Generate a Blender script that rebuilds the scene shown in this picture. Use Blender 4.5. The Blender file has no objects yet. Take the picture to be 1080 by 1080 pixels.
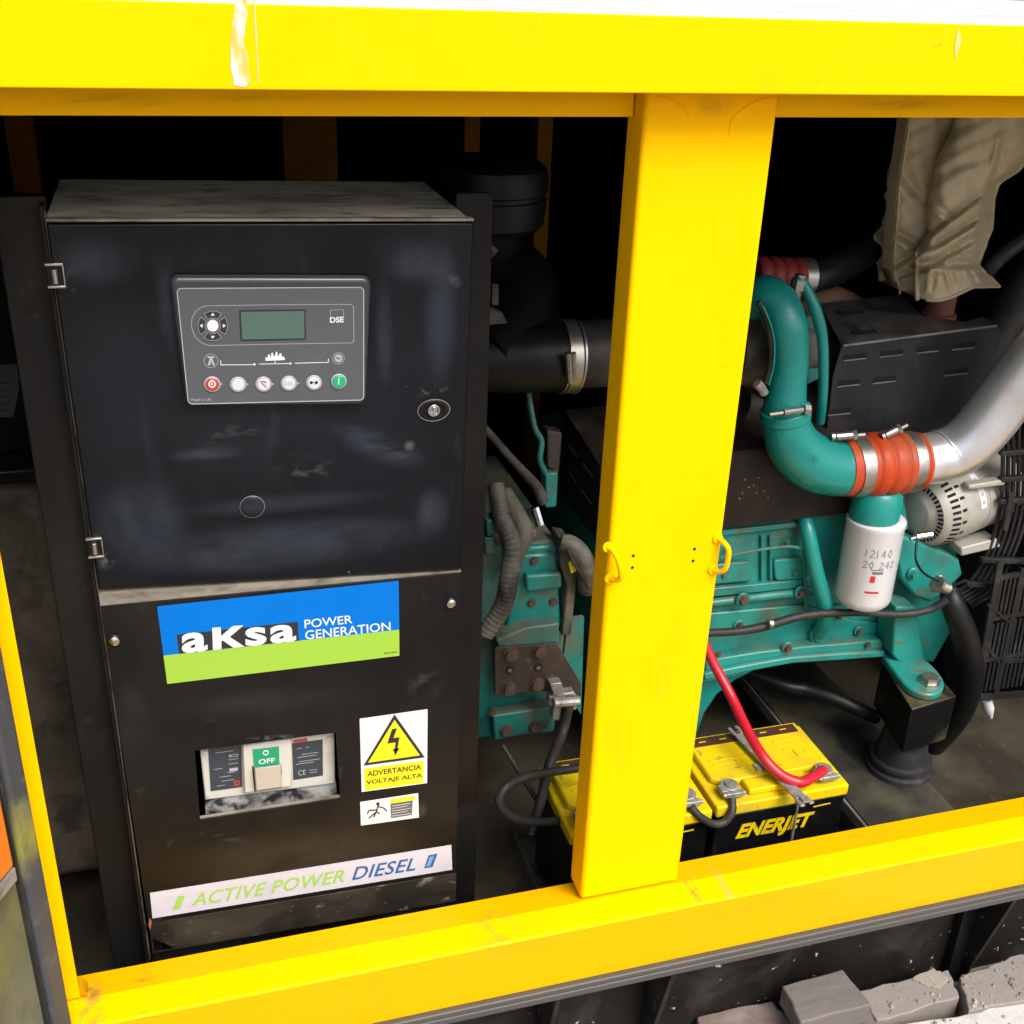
import bpy, bmesh, math, random
from mathutils import Vector, Matrix
random.seed(7)
SC = bpy.context.scene
COL = SC.collection
# ------------------------------------------------------------------ camera
YAW, PITCH, ROLL, FPX = .301857, .446827, -.0388346, 1194.495
CAM = Vector((0, -1.22, 1.75))
def cam_axes(y, p, r):
    f = Vector((math.sin(y)*math.cos(p), math.cos(y)*math.cos(p), -math.sin(p)))
    rt = Vector((math.cos(y), -math.sin(y), 0)); dn = f.cross(rt)
    return math.cos(r)*rt + math.sin(r)*dn, -math.sin(r)*rt + math.cos(r)*dn, f
RT, DN, FW = cam_axes(YAW, PITCH, ROLL)
cd = bpy.data.cameras.new('camera'); cam = bpy.data.objects.new('camera', cd); COL.objects.link(cam)
cd.sensor_width = 36; cd.lens = 36*FPX/1080; cd.clip_start = .05; cd.clip_end = 500
m3 = Matrix((RT, -DN, -FW)).transposed()
cam.matrix_world = Matrix.Translation(CAM) @ m3.to_4x4()
SC.camera = cam
def P(px, py, Y=None, Z=None, X=None):
    """point where a measured sight line meets a real plane of the machine (metres)"""
    d = RT*((px-540)/FPX) + DN*((py-540)/FPX) + FW
    i, v = (1, Y) if Y is not None else ((2, Z) if Z is not None else (0, X))
    return CAM + d*((v-CAM[i])/d[i])
def depth(p): return (p-CAM).dot(FW)
def mpp(p): return depth(p)/FPX      # metres per photo pixel at p
# ------------------------------------------------------------------ materials
def mat(name, base, rough=.5, metal=0., layers=(), bump=None, coat=0., rvar=None, dust=None, spec=.5, spots=(), root=(0, 0, 0)):
    """layers: (colour, scale, lo, hi, stretch, amount); dust: (colour, lo, hi, scale) settles on upward faces"""
    k_ = 1. if name.startswith('yellow_paint') else .80
    sc_ = lambda c: tuple(x*k_ for x in c)
    base = sc_(base); layers = [(sc_(l[0]),)+tuple(l[1:]) for l in layers]; dust = (sc_(dust[0]),)+tuple(dust[1:]) if dust else None
    m = bpy.data.materials.new(name); m.use_nodes = True
    nt = m.node_tree; N = nt.nodes; L = nt.links
    b = N['Principled BSDF']
    b.inputs['Roughness'].default_value = rough; b.inputs['Metallic'].default_value = metal
    b.inputs['Coat Weight'].default_value = coat; b.inputs['Coat Roughness'].default_value = .12
    b.inputs['Specular IOR Level'].default_value = spec
    tc = N.new('ShaderNodeTexCoord')
    def noise(scale, stretch, detail=5., seed=0.):
        mp = N.new('ShaderNodeMapping'); mp.inputs['Scale'].default_value = stretch
        mp.inputs['Location'].default_value = (seed, seed*1.7, seed*.6)
        L.new(tc.outputs['Object'], mp.inputs['Vector'])
        n = N.new('ShaderNodeTexNoise'); n.inputs['Scale'].default_value = scale
        n.inputs['Detail'].default_value = detail; n.inputs['Roughness'].default_value = .6
        n.inputs['Distortion'].default_value = .4
        L.new(mp.outputs[0], n.inputs['Vector']); return n.outputs['Fac']
    def ramp(src, lo, hi, amt):
        r = N.new('ShaderNodeMapRange'); r.inputs['From Min'].default_value = lo; r.inputs['From Max'].default_value = hi
        r.inputs['To Max'].default_value = amt; L.new(src, r.inputs['Value']); return r.outputs[0]
    rgb = N.new('ShaderNodeRGB'); rgb.outputs[0].default_value = (*base, 1); cur = rgb.outputs[0]
    def mix(fac, col):
        nonlocal cur
        x = N.new('ShaderNodeMix'); x.data_type = 'RGBA'
        L.new(fac, x.inputs[0]); L.new(cur, x.inputs[6]); x.inputs[7].default_value = (*col, 1); cur = x.outputs[2]
    rsrc = None
    for k, (c, s, lo, hi, st, amt) in enumerate(layers):
        f = ramp(noise(s, st, 6., 3.1*k+len(name)), lo, hi, amt); mix(f, c)
        if rsrc is None: rsrc = f
    for k, (c, ctr, rad, rot, amt, ns, lo_, hi_, st) in enumerate(spots):
        # one stain or tone patch of its own: an ellipse in the x-z plane of the object, broken up by noise
        mp = N.new('ShaderNodeMapping'); mp.vector_type = 'TEXTURE'
        mp.inputs['Location'].default_value = (ctr[0]-root[0], 0, ctr[2]-root[2]); mp.inputs['Rotation'].default_value = (0, math.radians(rot), 0)
        mp.inputs['Scale'].default_value = (rad[0], 1000, rad[1]); L.new(tc.outputs['Object'], mp.inputs['Vector'])
        ln = N.new('ShaderNodeVectorMath'); ln.operation = 'LENGTH'; L.new(mp.outputs[0], ln.inputs[0])
        r = N.new('ShaderNodeMapRange'); r.interpolation_type = 'SMOOTHSTEP'; r.inputs['From Min'].default_value = 1.; r.inputs['From Max'].default_value = .15
        L.new(ln.outputs['Value'], r.inputs['Value'])
        mu = N.new('ShaderNodeMath'); mu.operation = 'MULTIPLY'; L.new(r.outputs[0], mu.inputs[0]); L.new(ramp(noise(ns, st, 6., 1.3*k+ctr[0]*7), lo_, hi_, amt), mu.inputs[1])
        mix(mu.outputs[0], sc_(c))
    if dust:
        g = N.new('ShaderNodeNewGeometry'); sx = N.new('ShaderNodeSeparateXYZ'); L.new(g.outputs['Normal'], sx.inputs[0])
        up = ramp(sx.outputs['Z'], .25, .95, 1.)
        nz = ramp(noise(dust[3], (1, 1, 1), 7., 9.), dust[1], dust[2], .9)
        mu = N.new('ShaderNodeMath'); mu.operation = 'MULTIPLY'; L.new(up, mu.inputs[0]); L.new(nz, mu.inputs[1])
        mix(mu.outputs[0], dust[0])
    L.new(cur, b.inputs['Base Color'])
    if rvar:
        rr = N.new('ShaderNodeMapRange'); rr.inputs['To Min'].default_value = rvar[0]; rr.inputs['To Max'].default_value = rvar[1]
        rr.inputs['From Min'].default_value = .3; rr.inputs['From Max'].default_value = .7
        L.new(noise(rvar[2], rvar[3] if len(rvar) > 3 else (1, 1, 1), 5., 5.), rr.inputs['Value']); L.new(rr.outputs[0], b.inputs['Roughness'])
    if bump:
        bp = N.new('ShaderNodeBump'); bp.inputs['Strength'].default_value = bump[1]; bp.inputs['Distance'].default_value = bump[2] if len(bump) > 2 else .002
        L.new(noise(bump[0], (1, 1, 1), 4., 2.), bp.inputs['Height']); L.new(bp.outputs[0], b.inputs['Normal'])
    return m
S1 = (1, 1, 1)
YEL = mat('yellow_paint', (.95, .51, .0), .4, layers=[((.92, .46, .0), 5, .5, .8, S1, .4), ((.62, .33, .01), 13, .62, .80, (1, 1, 1), .35), ((.40, .24, .02), 45, .67, .78, (1, 1, 1), .5)], rvar=(.32, .5, 9), bump=(3, .06, .004), spec=.04, root=(1., .5, 0.), spots=[
    ((.30, .17, .04), P(96, 1052, Z=.46), (.020, .02), 0, .8, 60, .42, .62, S1), ((.25, .14, .03), P(150, 1024, Z=.452), (.03, .012), 0, .6, 60, .5, .66, S1),
    ((.42, .24, .03), P(520, 975, Z=.458), (.045, .012), 0, .6, 40, .45, .68, S1), ((.35, .2, .03), P(735, 945, Z=.46), (.012, .01), 0, .9, 90, .45, .6, S1),
    ((.60, .38, .12), P(764, 934, Z=.46), (.007, .014), 0, .8, 60, .35, .6, S1), ((.45, .25, .03), P(930, 905, Z=.45), (.07, .012), 0, .5, 40, .48, .7, S1),
    ((.30, .15, .01), P(110, 106, Y=.028), (.09, .010), 0, .7, 22, .42, .68, (.4, 1, 3)), ((.30, .15, .01), P(300, 104, Y=.028), (.12, .008), 0, .6, 22, .42, .68, (.4, 1, 3)), ((.35, .17, .01), P(950, 110, Y=.028), (.12, .010), 0, .6, 22, .42, .68, (.4, 1, 3)),
    ((.55, .28, .01), P(745, 112, Y=0), (.05, .018), 0, .6, 30, .38, .68, S1), ((.50, .27, .01), P(640, 800, Y=0), (.05, .11), 0, .35, 14, .42, .72, (2, 1, .5)), ((.55, .30, .01), P(700, 700, Y=0), (.04, .1), 0, .3, 14, .42, .72, (2, 1, .5)), ((.4, .22, .02), P(655, 612, Y=0), (.012, .02), 0, .6, 70, .45, .65, S1),
    ((.60, .34, .03), P(560, 1000, Y=-.05), (.25, .03), 0, .35, 18, .48, .72, (.4, 1, 2)), ((.60, .34, .03), P(800, 960, Y=-.05), (.2, .03), 0, .35, 18, .48, .72, (.4, 1, 2))])
YELD = mat('yellow_paint_dusty', (.50, .24, .001), .6, layers=[((.2, .10, .01), 8, .5, .7, S1, .6)], spec=.1)
WELD = mat('yellow_paint_weld', (.72, .34, .0), .6, spec=.1)
YELB = mat('brown_primer_paint', (.22, .085, .003), .7, layers=[((.10, .04, .004), 6, .45, .7, S1, .6)], spec=.1)  # yellow stiffener paint browned to stand in for low light at the back
RC = (.11, .25, .36)
def dm(px, py): return P(px, py, Y=.12)
HZ = (.046, .055, .074); HZ2 = (.030, .037, .052)  # bluish door haze: dust smears, and sky reflections painted into the colour
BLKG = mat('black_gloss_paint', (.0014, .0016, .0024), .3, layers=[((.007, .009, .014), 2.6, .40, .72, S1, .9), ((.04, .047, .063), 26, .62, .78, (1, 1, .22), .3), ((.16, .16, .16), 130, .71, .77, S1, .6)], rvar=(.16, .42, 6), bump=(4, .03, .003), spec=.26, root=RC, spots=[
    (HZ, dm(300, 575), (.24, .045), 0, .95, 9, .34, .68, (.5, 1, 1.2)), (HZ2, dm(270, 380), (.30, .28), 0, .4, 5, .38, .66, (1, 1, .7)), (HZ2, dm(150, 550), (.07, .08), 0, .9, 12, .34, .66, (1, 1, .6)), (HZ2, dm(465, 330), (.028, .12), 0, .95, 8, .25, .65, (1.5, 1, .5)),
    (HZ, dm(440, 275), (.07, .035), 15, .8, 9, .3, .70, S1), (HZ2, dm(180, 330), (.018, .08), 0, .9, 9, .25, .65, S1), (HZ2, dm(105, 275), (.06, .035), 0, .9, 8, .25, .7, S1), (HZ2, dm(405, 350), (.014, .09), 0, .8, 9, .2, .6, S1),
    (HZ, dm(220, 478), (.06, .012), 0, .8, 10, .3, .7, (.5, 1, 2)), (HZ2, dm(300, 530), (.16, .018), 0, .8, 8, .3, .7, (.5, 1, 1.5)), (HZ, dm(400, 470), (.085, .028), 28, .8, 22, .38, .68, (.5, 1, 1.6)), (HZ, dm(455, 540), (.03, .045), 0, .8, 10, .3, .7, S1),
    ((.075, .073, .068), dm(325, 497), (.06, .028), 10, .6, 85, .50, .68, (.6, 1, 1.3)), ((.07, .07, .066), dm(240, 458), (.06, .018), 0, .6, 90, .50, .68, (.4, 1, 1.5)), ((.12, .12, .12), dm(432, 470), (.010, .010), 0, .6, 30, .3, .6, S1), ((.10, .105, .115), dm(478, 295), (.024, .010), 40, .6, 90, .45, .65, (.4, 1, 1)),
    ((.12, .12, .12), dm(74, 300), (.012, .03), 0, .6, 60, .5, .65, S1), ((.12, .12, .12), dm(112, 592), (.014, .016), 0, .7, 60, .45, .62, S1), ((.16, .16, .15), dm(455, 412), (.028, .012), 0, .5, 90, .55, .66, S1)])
BLKM = mat('black_satin_paint', (.006, .0056, .0058), .42, layers=[((.024, .019, .015), 6, .44, .8, (1, 1, .8), .7), ((.06, .055, .048), 30, .62, .8, S1, .4), ((.25, .24, .22), 110, .72, .78, S1, .5)], rvar=(.34, .55, 8), spec=.2, root=RC, spots=[
    ((.003, .003, .003), dm(132, 690), (.022, .04), 0, .9, 12, .3, .6, S1), ((.045, .037, .027), dm(320, 905), (.24, .075), 5, .9, 9, .28, .68, (.6, 1, 1.2)), ((.034, .033, .035), dm(140, 760), (.03, .08), 0, .8, 9, .3, .7, S1), ((.034, .033, .036), dm(300, 740), (.16, .03), 5, .7, 10, .35, .7, (.6, 1, 1.4)),
    ((.14, .13, .12), dm(352, 812), (.016, .03), 0, .6, 40, .48, .64, (1, 1, .5)), ((.14, .13, .12), dm(285, 778), (.05, .006), 6, .6, 60, .45, .62, S1), ((.12, .11, .1), dm(440, 855), (.02, .02), 0, .6, 40, .45, .65, S1), ((.10, .09, .08), dm(230, 880), (.05, .012), 30, .6, 50, .5, .66, (.4, 1, 1.6)), ((.08, .07, .06), dm(450, 720), (.04, .03), 0, .6, 30, .5, .7, S1)])
PLATE = mat('dusty_black_plate', (.008, .0075, .007), .55, layers=[((.034, .028, .018), 7, .45, .75, (1, 1, .5), .7), ((.11, .095, .07), 45, .64, .8, S1, .4)], spec=.2)
TOPD = mat('dusty_box_top', (.30, .30, .27), .6, layers=[((.78, .72, .52), 7, .30, .56, (1, 2.2, 1), .85), ((.04, .04, .04), 16, .56, .70, (1, 3, 1), .8)], spec=.2)
EDGE = mat('worn_paint_edge', (.20, .195, .18), .45, layers=[((.05, .05, .05), 20, .45, .65, S1, .6)])  # pale edge tone: worn paint, also highlights painted on rims and folds
LEDGE = mat('dusty_ledge', (.30, .27, .215), .6, layers=[((.08, .06, .035), 12, .45, .65, (1, 1, 3), .85)])
GREYF = mat('module_grey', (.085, .089, .100), .42, layers=[((.12, .125, .135), 14, .5, .8, S1, .5)])
BEZEL = mat('module_bezel', (.04, .042, .05), .25, layers=[((.07, .07, .075), 25, .55, .8, S1, .4)])
LCD = mat('lcd_green', (.080, .150, .118), .22, layers=[((.12, .19, .14), 9, .5, .75, S1, .5)])
WHITE = mat('white_print', (.78, .78, .78), .45)
SILVERP = mat('light_grey_print', (.42, .43, .45), .45)
BTNW = mat('white_button', (.66, .66, .68), .35); BTNR = mat('red_button', (.62, .035, .02), .35); BTNG = mat('green_button', (.01, .42, .16), .35)
INK = mat('dark_ink', (.02, .02, .022), .5)
BLUE = mat('sign_blue', (.0, .165, .62), .35, layers=[((.0, .19, .62), 6, .5, .8, S1, .5)], spec=.15)
LIME = mat('sign_lime', (.34, .58, .05), .35, layers=[((.40, .60, .10), 10, .5, .8, S1, .5)])
SIGNW = mat('sticker_white', (.74, .74, .74), .35, layers=[((.45, .45, .44), 8, .56, .8, S1, .7)])
SIGNY = mat('sticker_yellow', (.85, .72, .01), .4)
STRIP = mat('strip_silver', (.62, .61, .68), .3, layers=[((.48, .47, .55), 10, .45, .7, S1, .6)])
LIMEP = mat('lime_print', (.33, .58, .10), .4); BLUEP = mat('blue_print', (.03, .12, .34), .4)
CREAM = mat('breaker_plastic', (.60, .58, .51), .5, layers=[((.3, .27, .22), 16, .56, .75, S1, .5)], dust=((.2, .19, .17), .45, .7, 60))
LEVER = mat('lever_plastic', (.50, .44, .36), .45)
SLATE = mat('breaker_label', (.035, .046, .062), .4)
GREENL = mat('off_label_green', (.01, .33, .14), .4)
GRIME = mat('grimy_white', (.45, .44, .42), .7, layers=[((.02, .02, .02), 30, .42, .58, S1, 1.)])
CHROME = mat('chrome', (.75, .74, .72), .18, 1., layers=[((.25, .24, .22), 40, .5, .7, S1, .7)])
STEEL = mat('zinc_steel', (.50, .48, .44), .38, .9, layers=[((.20, .15, .10), 25, .5, .72, S1, .8)])
LEAD = mat('battery_lead', (.42, .41, .38), .5, .5, layers=[((.2, .18, .15), 60, .45, .65, S1, .8)])
ALU = mat('aluminium_pipe', (.95, .95, .96), .33, .80, layers=[((.66, .64, .60), 9, .5, .75, (1, 1, 1), .7), ((.35, .31, .25), 40, .66, .8, S1, .6)], rvar=(.28, .45, 8))
TEAL = mat('teal_engine_paint', (.012, .265, .225), .36, layers=[((.03, .32, .265), 5, .45, .75, S1, .6), ((.006, .13, .115), 4, .52, .74, S1, .7), ((.045, .075, .055), 7, .50, .70, S1, .75), ((.13, .085, .04), 18, .56, .70, S1, .85)], rvar=(.25, .55, 12), bump=(45, .25, .0015), dust=((.17, .20, .14), .42, .70, 9))
TEALC = mat('teal_pipe_paint', (.010, .275, .235), .24, layers=[((.10, .26, .19), 14, .62, .8, S1, .4), ((.12, .10, .06), 35, .68, .8, S1, .6)], rvar=(.22, .42, 10), bump=(50, .08, .001))
TEALD = mat('teal_grimy', (.009, .20, .168), .5, layers=[((.006, .10, .09), 5, .48, .70, S1, .8), ((.13, .12, .085), 9, .47, .66, S1, .85), ((.03, .028, .022), 16, .54, .70, S1, .8)], bump=(40, .3, .002), dust=((.20, .18, .13), .3, .6, 12))
RUST = mat('rusty_steel', (.050, .036, .027), .6, layers=[((.14, .075, .045), 22, .52, .72, S1, .7), ((.02, .018, .016), 10, .46, .66, S1, .8), ((.17, .15, .12), 40, .6, .74, S1, .6)], bump=(80, .3, .001))
RUSTB = mat('rusty_bolt', (.10, .062, .042), .65, layers=[((.05, .03, .02), 60, .45, .65, S1, .7)])
REDH = mat('red_silicone', (.56, .062, .013), .45, layers=[((.38, .13, .06), 14, .46, .66, S1, .7), ((.25, .16, .10), 40, .6, .75, S1, .6)], spec=.3)
REDD = mat('red_silicone_dusty', (.28, .03, .02), .55)
REDC = mat('red_cable', (.55, .012, .03), .35)
RUB = mat('black_rubber', (.007, .007, .0075), .45, layers=[((.035, .032, .026), 14, .5, .75, S1, .6)], spec=.3)
RUBG = mat('grey_rubber', (.028, .027, .026), .5, spec=.3, layers=[((.10, .085, .06), 16, .5, .72, S1, .6)])
CONV = mat('dusty_conduit', (.035, .032, .029), .6, layers=[((.17, .15, .115), 14, .40, .62, S1, .9), ((.03, .045, .04), 30, .55, .7, S1, .6)], bump=(60, .5, .002), dust=((.26, .23, .17), .35, .65, 30))
TAN = mat('tan_fabric', (.66, .55, .34), .42, layers=[((.50, .41, .24), 9, .45, .7, S1, .6), ((.70, .62, .46), 20, .55, .75, S1, .5)], bump=(26, .35, .006))
TAND = mat('tan_fabric_seam', (.27, .22, .13), .7)
SHIELD = mat('black_sheet_metal', (.020, .021, .0235), .36, layers=[((.075, .07, .06), 9, .52, .75, S1, .6)], dust=((.20, .185, .16), .35, .75, 14), rvar=(.32, .55, 10), spec=.3)
BROWN = mat('grimy_brown_sheet', (.014, .0095, .008), .5, layers=[((.045, .032, .024), 8, .48, .72, S1, .7)], dust=((.07, .06, .05), .4, .75, 12), spec=.25)
HOLE = mat('hole_black', (.003, .003, .003), .9)
ALTM = mat('alternator_casting', (.46, .445, .38), .5, .15, layers=[((.16, .14, .10), 12, .52, .75, S1, .6)], bump=(120, .15, .0006))
FILT = mat('filter_white', (.72, .73, .75), .22, layers=[((.45, .45, .44), 7, .52, .75, (1, 1, .6), .6)], coat=.3)
REDP = mat('red_print', (.60, .03, .05), .4); GREYP = mat('pencil_grey', (.17, .17, .19), .6)
PLAS = mat('black_plastic', (.018, .018, .020), .4, layers=[((.08, .075, .068), 20, .5, .75, S1, .6)], spec=.3)
BATY = mat('battery_yellow', (.80, .58, .004), .42, spec=.15, layers=[((.50, .37, .04), 12, .46, .70, S1, .6), ((.22, .17, .08), 50, .60, .72, S1, .7)], bump=(30, .15, .001))
BATK = mat('battery_black', (.005, .005, .006), .35, spec=.3, layers=[((.06, .055, .045), 12, .55, .75, S1, .5)])
BATR = mat('battery_strip', (.07, .022, .014), .5)
FOAM = mat('foam_black', (.0012, .0012, .0014), .95, bump=(60, .5, .01), spec=.03)
FLOORM = mat('floor_dusty', (.040, .034, .025), .7, spec=.1, layers=[((.10, .092, .06), 5, .44, .7, S1, .8), ((.16, .14, .10), 40, .62, .75, S1, .5)])
GENB = mat('generator_grimy', (.10, .082, .06), .75, layers=[((.26, .21, .15), 8, .45, .7, (1, 1, .6), .8), ((.02, .017, .014), 16, .5, .65, S1, .7)], bump=(40, .4, .003))
MOUNTM = mat('mount_black', (.006, .006, .0065), .42, spec=.25, layers=[((.09, .08, .035), 9, .55, .72, S1, .6)], dust=((.15, .125, .06), .3, .7, 14))
BEAM = mat('crossbeam_black', (.022, .023, .024), .5, spec=.25, layers=[((.13, .12, .07), 6, .42, .66, S1, .85), ((.20, .18, .05), 12, .62, .8, S1, .5)])
ROOFM = mat('roof_dirty_white', (.74, .70, .66), .5, layers=[((.46, .42, .37), 7, .45, .72, S1, .45), ((.15, .1, .05), 55, .66, .74, S1, .8)])
SCRAPE = mat('scraped_white', (.78, .76, .70), .5, layers=[((.80, .52, .02), 28, .48, .56, (1, 1, .35), .9), ((.2, .14, .06), 90, .66, .72, S1, .8)])
SCRAP2 = mat('thin_scrape', (.90, .66, .22), .5)
LIPM = mat('base_lip_grey', (.085, .078, .07), .5, layers=[((.07, .065, .06), 12, .5, .7, S1, .6)])
WEBM = mat('base_black_speckled', (.011, .0095, .0085), .5, spec=.2, layers=[((.07, .062, .05), 7, .5, .72, S1, .6), ((.62, .58, .52), 46, .66, .70, S1, .9)])
GASK = mat('grey_seal', (.060, .064, .072), .5, layers=[((.35, .33, .05), 7, .56, .66, (1, 1, .5), .8), ((.16, .165, .18), 30, .55, .75, S1, .5)])
DOORF = mat('door_lining_dusty', (.095, .092, .045), .65, layers=[((.20, .195, .13), 5, .46, .7, S1, .7), ((.30, .28, .03), 3.2, .55, .72, (1, 1, .5), .7), ((.045, .045, .03), 9, .58, .75, S1, .7), ((.5, .5, .46), 110, .70, .76, S1, .7)])
ORNG = mat('orange_plastic', (.85, .20, .01), .4)
CONC = mat('concrete_pale', (.27, .235, .205), .8, layers=[((.30, .28, .26), 3, .45, .7, S1, .7), ((.22, .19, .16), 30, .6, .72, S1, .6)], bump=(34, .55, .004))
WOOD = mat('weathered_wood', (.16, .14, .125), .75, layers=[((.22, .195, .17), 14, .4, .7, (.5, 4, 4), .7)], bump=(24, .7, .004))
CARD = mat('cardboard', (.36, .31, .25), .8, layers=[((.25, .2, .15), 10, .5, .7, S1, .6)])
RUBB = mat('isolator_rubber', (.030, .031, .036), .35, layers=[((.14, .12, .10), 12, .55, .75, S1, .6)])
PAPER = mat('label_sheet', (.12, .125, .15), .5)
# ------------------------------------------------------------------ mesh builder
class MB:
    def __init__(s): s.v = []; s.f = []; s.m = []
    def add(s, vs, fs, m=0):
        o = len(s.v); s.v += [Vector(p) for p in vs]
        for f in fs: s.f.append([o+i for i in f]); s.m.append(m)
    def poly(s, pts, m=0): s.add(pts, [list(range(len(pts)))], m)
    def prism(s, pts, d, m=0):
        n = len(pts); d = Vector(d); a = [Vector(p) for p in pts]; b = [p+d for p in a]
        s.add(a+b, [list(range(n)), list(range(2*n-1, n-1, -1))]+[[i, (i+1) % n, n+(i+1) % n, n+i] for i in range(n)], m)
    def box(s, a, b, m=0):
        x0, y0, z0 = a; x1, y1, z1 = b
        s.prism([(x0, y0, z0), (x1, y0, z0), (x1, y0, z1), (x0, y0, z1)], (0, y1-y0, 0), m)
    def px(s, pts, Y, th, m=0):
        """outline measured on the plane Y, given the real thickness th (into the machine)"""
        s.prism([P(x, y, Y=Y) for x, y in pts], (0, th, 0), m)
    def tube(s, pts, r, seg=16, m=0, caps=True, flat=1., closed=False):
        pts = [Vector(p) for p in pts]; n = len(pts)
        rs = r if isinstance(r, (list, tuple)) else [r]*n
        rings = []; up = None
        for i in range(n):
            if closed: t = pts[(i+1) % n]-pts[i-1]
            else: t = pts[min(i+1, n-1)]-pts[max(i-1, 0)]
            t.normalize()
            if up is None:
                up = Vector((0, 0, 1)) if abs(t.z) < .9 else Vector((0, -1, 0))
            a = (up-t*up.dot(t)).normalized(); b = t.cross(a); up = a
            rings.append([pts[i]+(a*math.cos(2*math.pi*k/seg)*flat+b*math.sin(2*math.pi*k/seg))*rs[i] for k in range(seg)])
        vs = [p for ring in rings for p in ring]; fs = []
        for i in range(n if closed else n-1):
            j = (i+1) % n
            for k in range(seg):
                l = (k+1) % seg; fs.append([i*seg+k, i*seg+l, j*seg+l, j*seg+k])
        if caps and not closed: fs.append(list(range(seg))); fs.append([(n-1)*seg+k for k in range(seg)][::-1])
        s.add(vs, fs, m)
    def lathe(s, o, d, prof, seg=40, m=0, ms=None):
        """prof: (distance along d, radius)"""
        o = Vector(o); d = Vector(d).normalized()
        a = d.orthogonal().normalized(); b = d.cross(a)
        vs = []
        for t, r in prof:
            for k in range(seg):
                w = 2*math.pi*k/seg; vs.append(o+d*t+(a*math.cos(w)+b*math.sin(w))*max(r, 1e-5))
        for i in range(len(prof)-1):
            s.add([], [], 0)
        base = len(s.v); s.v += vs
        for i in range(len(prof)-1):
            for k in range(seg):
                l = (k+1) % seg
                s.f.append([base+i*seg+k, base+i*seg+l, base+(i+1)*seg+l, base+(i+1)*seg+k]); s.m.append(ms[i] if ms else m)
        if prof[0][1] > 1e-4: s.f.append([base+k for k in range(seg)]); s.m.append(ms[0] if ms else m)
        if prof[-1][1] > 1e-4: s.f.append([base+(len(prof)-1)*seg+k for k in range(seg)][::-1]); s.m.append(ms[-1] if ms else m)
    def disc(s, c, d, r, th, seg=28, m=0, bev=0., hole=0.):
        pr = [(0, r), (th-bev, r), (th, r-bev), (th, 1e-5)] if bev else [(0, r), (th, r), (th, 1e-5)]
        s.lathe(c, d, pr, seg, m)
    def ring(s, c, d, R, r, seg=32, m=0, sx=1.):
        c = Vector(c); d = Vector(d).normalized(); a = d.orthogonal().normalized(); b = d.cross(a)
        s.tube([c+(a*math.cos(2*math.pi*k/seg)+b*math.sin(2*math.pi*k/seg)*sx)*R for k in range(seg)], r, 8, m, closed=True)
    def hexbolt(s, c, d, r, h, m=0):
        s.lathe(c, d, [(0, r*1.35), (h*.25, r*1.35), (h*.26, r), (h, r*.97), (h, 1e-5)], 6, m)
    def text(s, txt, q, Y, m=0, bold=0., shear=0., spacing=1., th=.0003):
        """lettering filling the quad q (TL,TR,BR,BL measured on plane Y)"""
        cu = bpy.data.curves.new('t', 'FONT'); cu.body = txt; cu.size = 1; cu.offset = bold; cu.shear = shear
        cu.space_character = spacing; cu.resolution_u = 4; cu.fill_mode = 'FRONT'
        ob = bpy.data.objects.new('t', cu); COL.objects.link(ob)
        me = bpy.data.meshes.new_from_object(ob.evaluated_get(bpy.context.evaluated_depsgraph_get()))
        co = [v.co.copy() for v in me.vertices]; fs = [list(p.vertices) for p in me.polygons]
        bpy.data.objects.remove(ob); bpy.data.curves.remove(cu); bpy.data.meshes.remove(me)
        if not co: return
        x0 = min(c.x for c in co); x1 = max(c.x for c in co); y0 = min(c.y for c in co); y1 = max(c.y for c in co)
        vs = []
        for c in co:
            u = (c.x-x0)/(x1-x0); v = (y1-c.y)/(y1-y0)
            vs.append(P(*bil(q, u, v), Y=Y))
        s.add(vs, fs, m)
    def build(s, name, mats, parent=None, bevel=0., seg=2, ang=35, label=None):
        me = bpy.data.meshes.new(name)
        org = Vector((0, 0, 0)); r = parent
        while r is not None: org += r.location; r = r.parent
        me.from_pydata([tuple(p-org) for p in s.v], [], s.f)
        if not isinstance(mats, (list, tuple)): mats = [mats]
        for mm in mats: me.materials.append(mm)
        me.polygons.foreach_set('material_index', s.m)
        bm = bmesh.new(); bm.from_mesh(me); bmesh.ops.recalc_face_normals(bm, faces=bm.faces); bm.to_mesh(me); bm.free()
        me.shade_smooth(); me.set_sharp_from_angle(angle=math.radians(ang)); me.update()
        o = bpy.data.objects.new(name, me); COL.objects.link(o)
        if parent is not None: o.parent = parent
        if bevel:
            b = o.modifiers.new('edge', 'BEVEL'); b.width = bevel; b.segments = seg; b.limit_method = 'ANGLE'; b.angle_limit = math.radians(40); b.harden_normals = False
        if label: o['label'] = label
        return o
def bil(q, u, v):
    (ax, ay), (bx, by), (cx, cy), (dx, dy) = q
    return ((ax*(1-u)+bx*u)*(1-v)+(dx*(1-u)+cx*u)*v, (ay*(1-u)+by*u)*(1-v)+(dy*(1-u)+cy*u)*v)
def tag(o, label, cat, group=None, kind=None):
    o['label'] = label; o['category'] = cat
    if group: o['group'] = group
    if kind: o['kind'] = kind
    return o
def thing(name, loc, label, cat, group=None):
    o = bpy.data.objects.new(name, None); COL.objects.link(o); o.location = loc; o.empty_display_size = .05
    return tag(o, label, cat, group)
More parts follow.
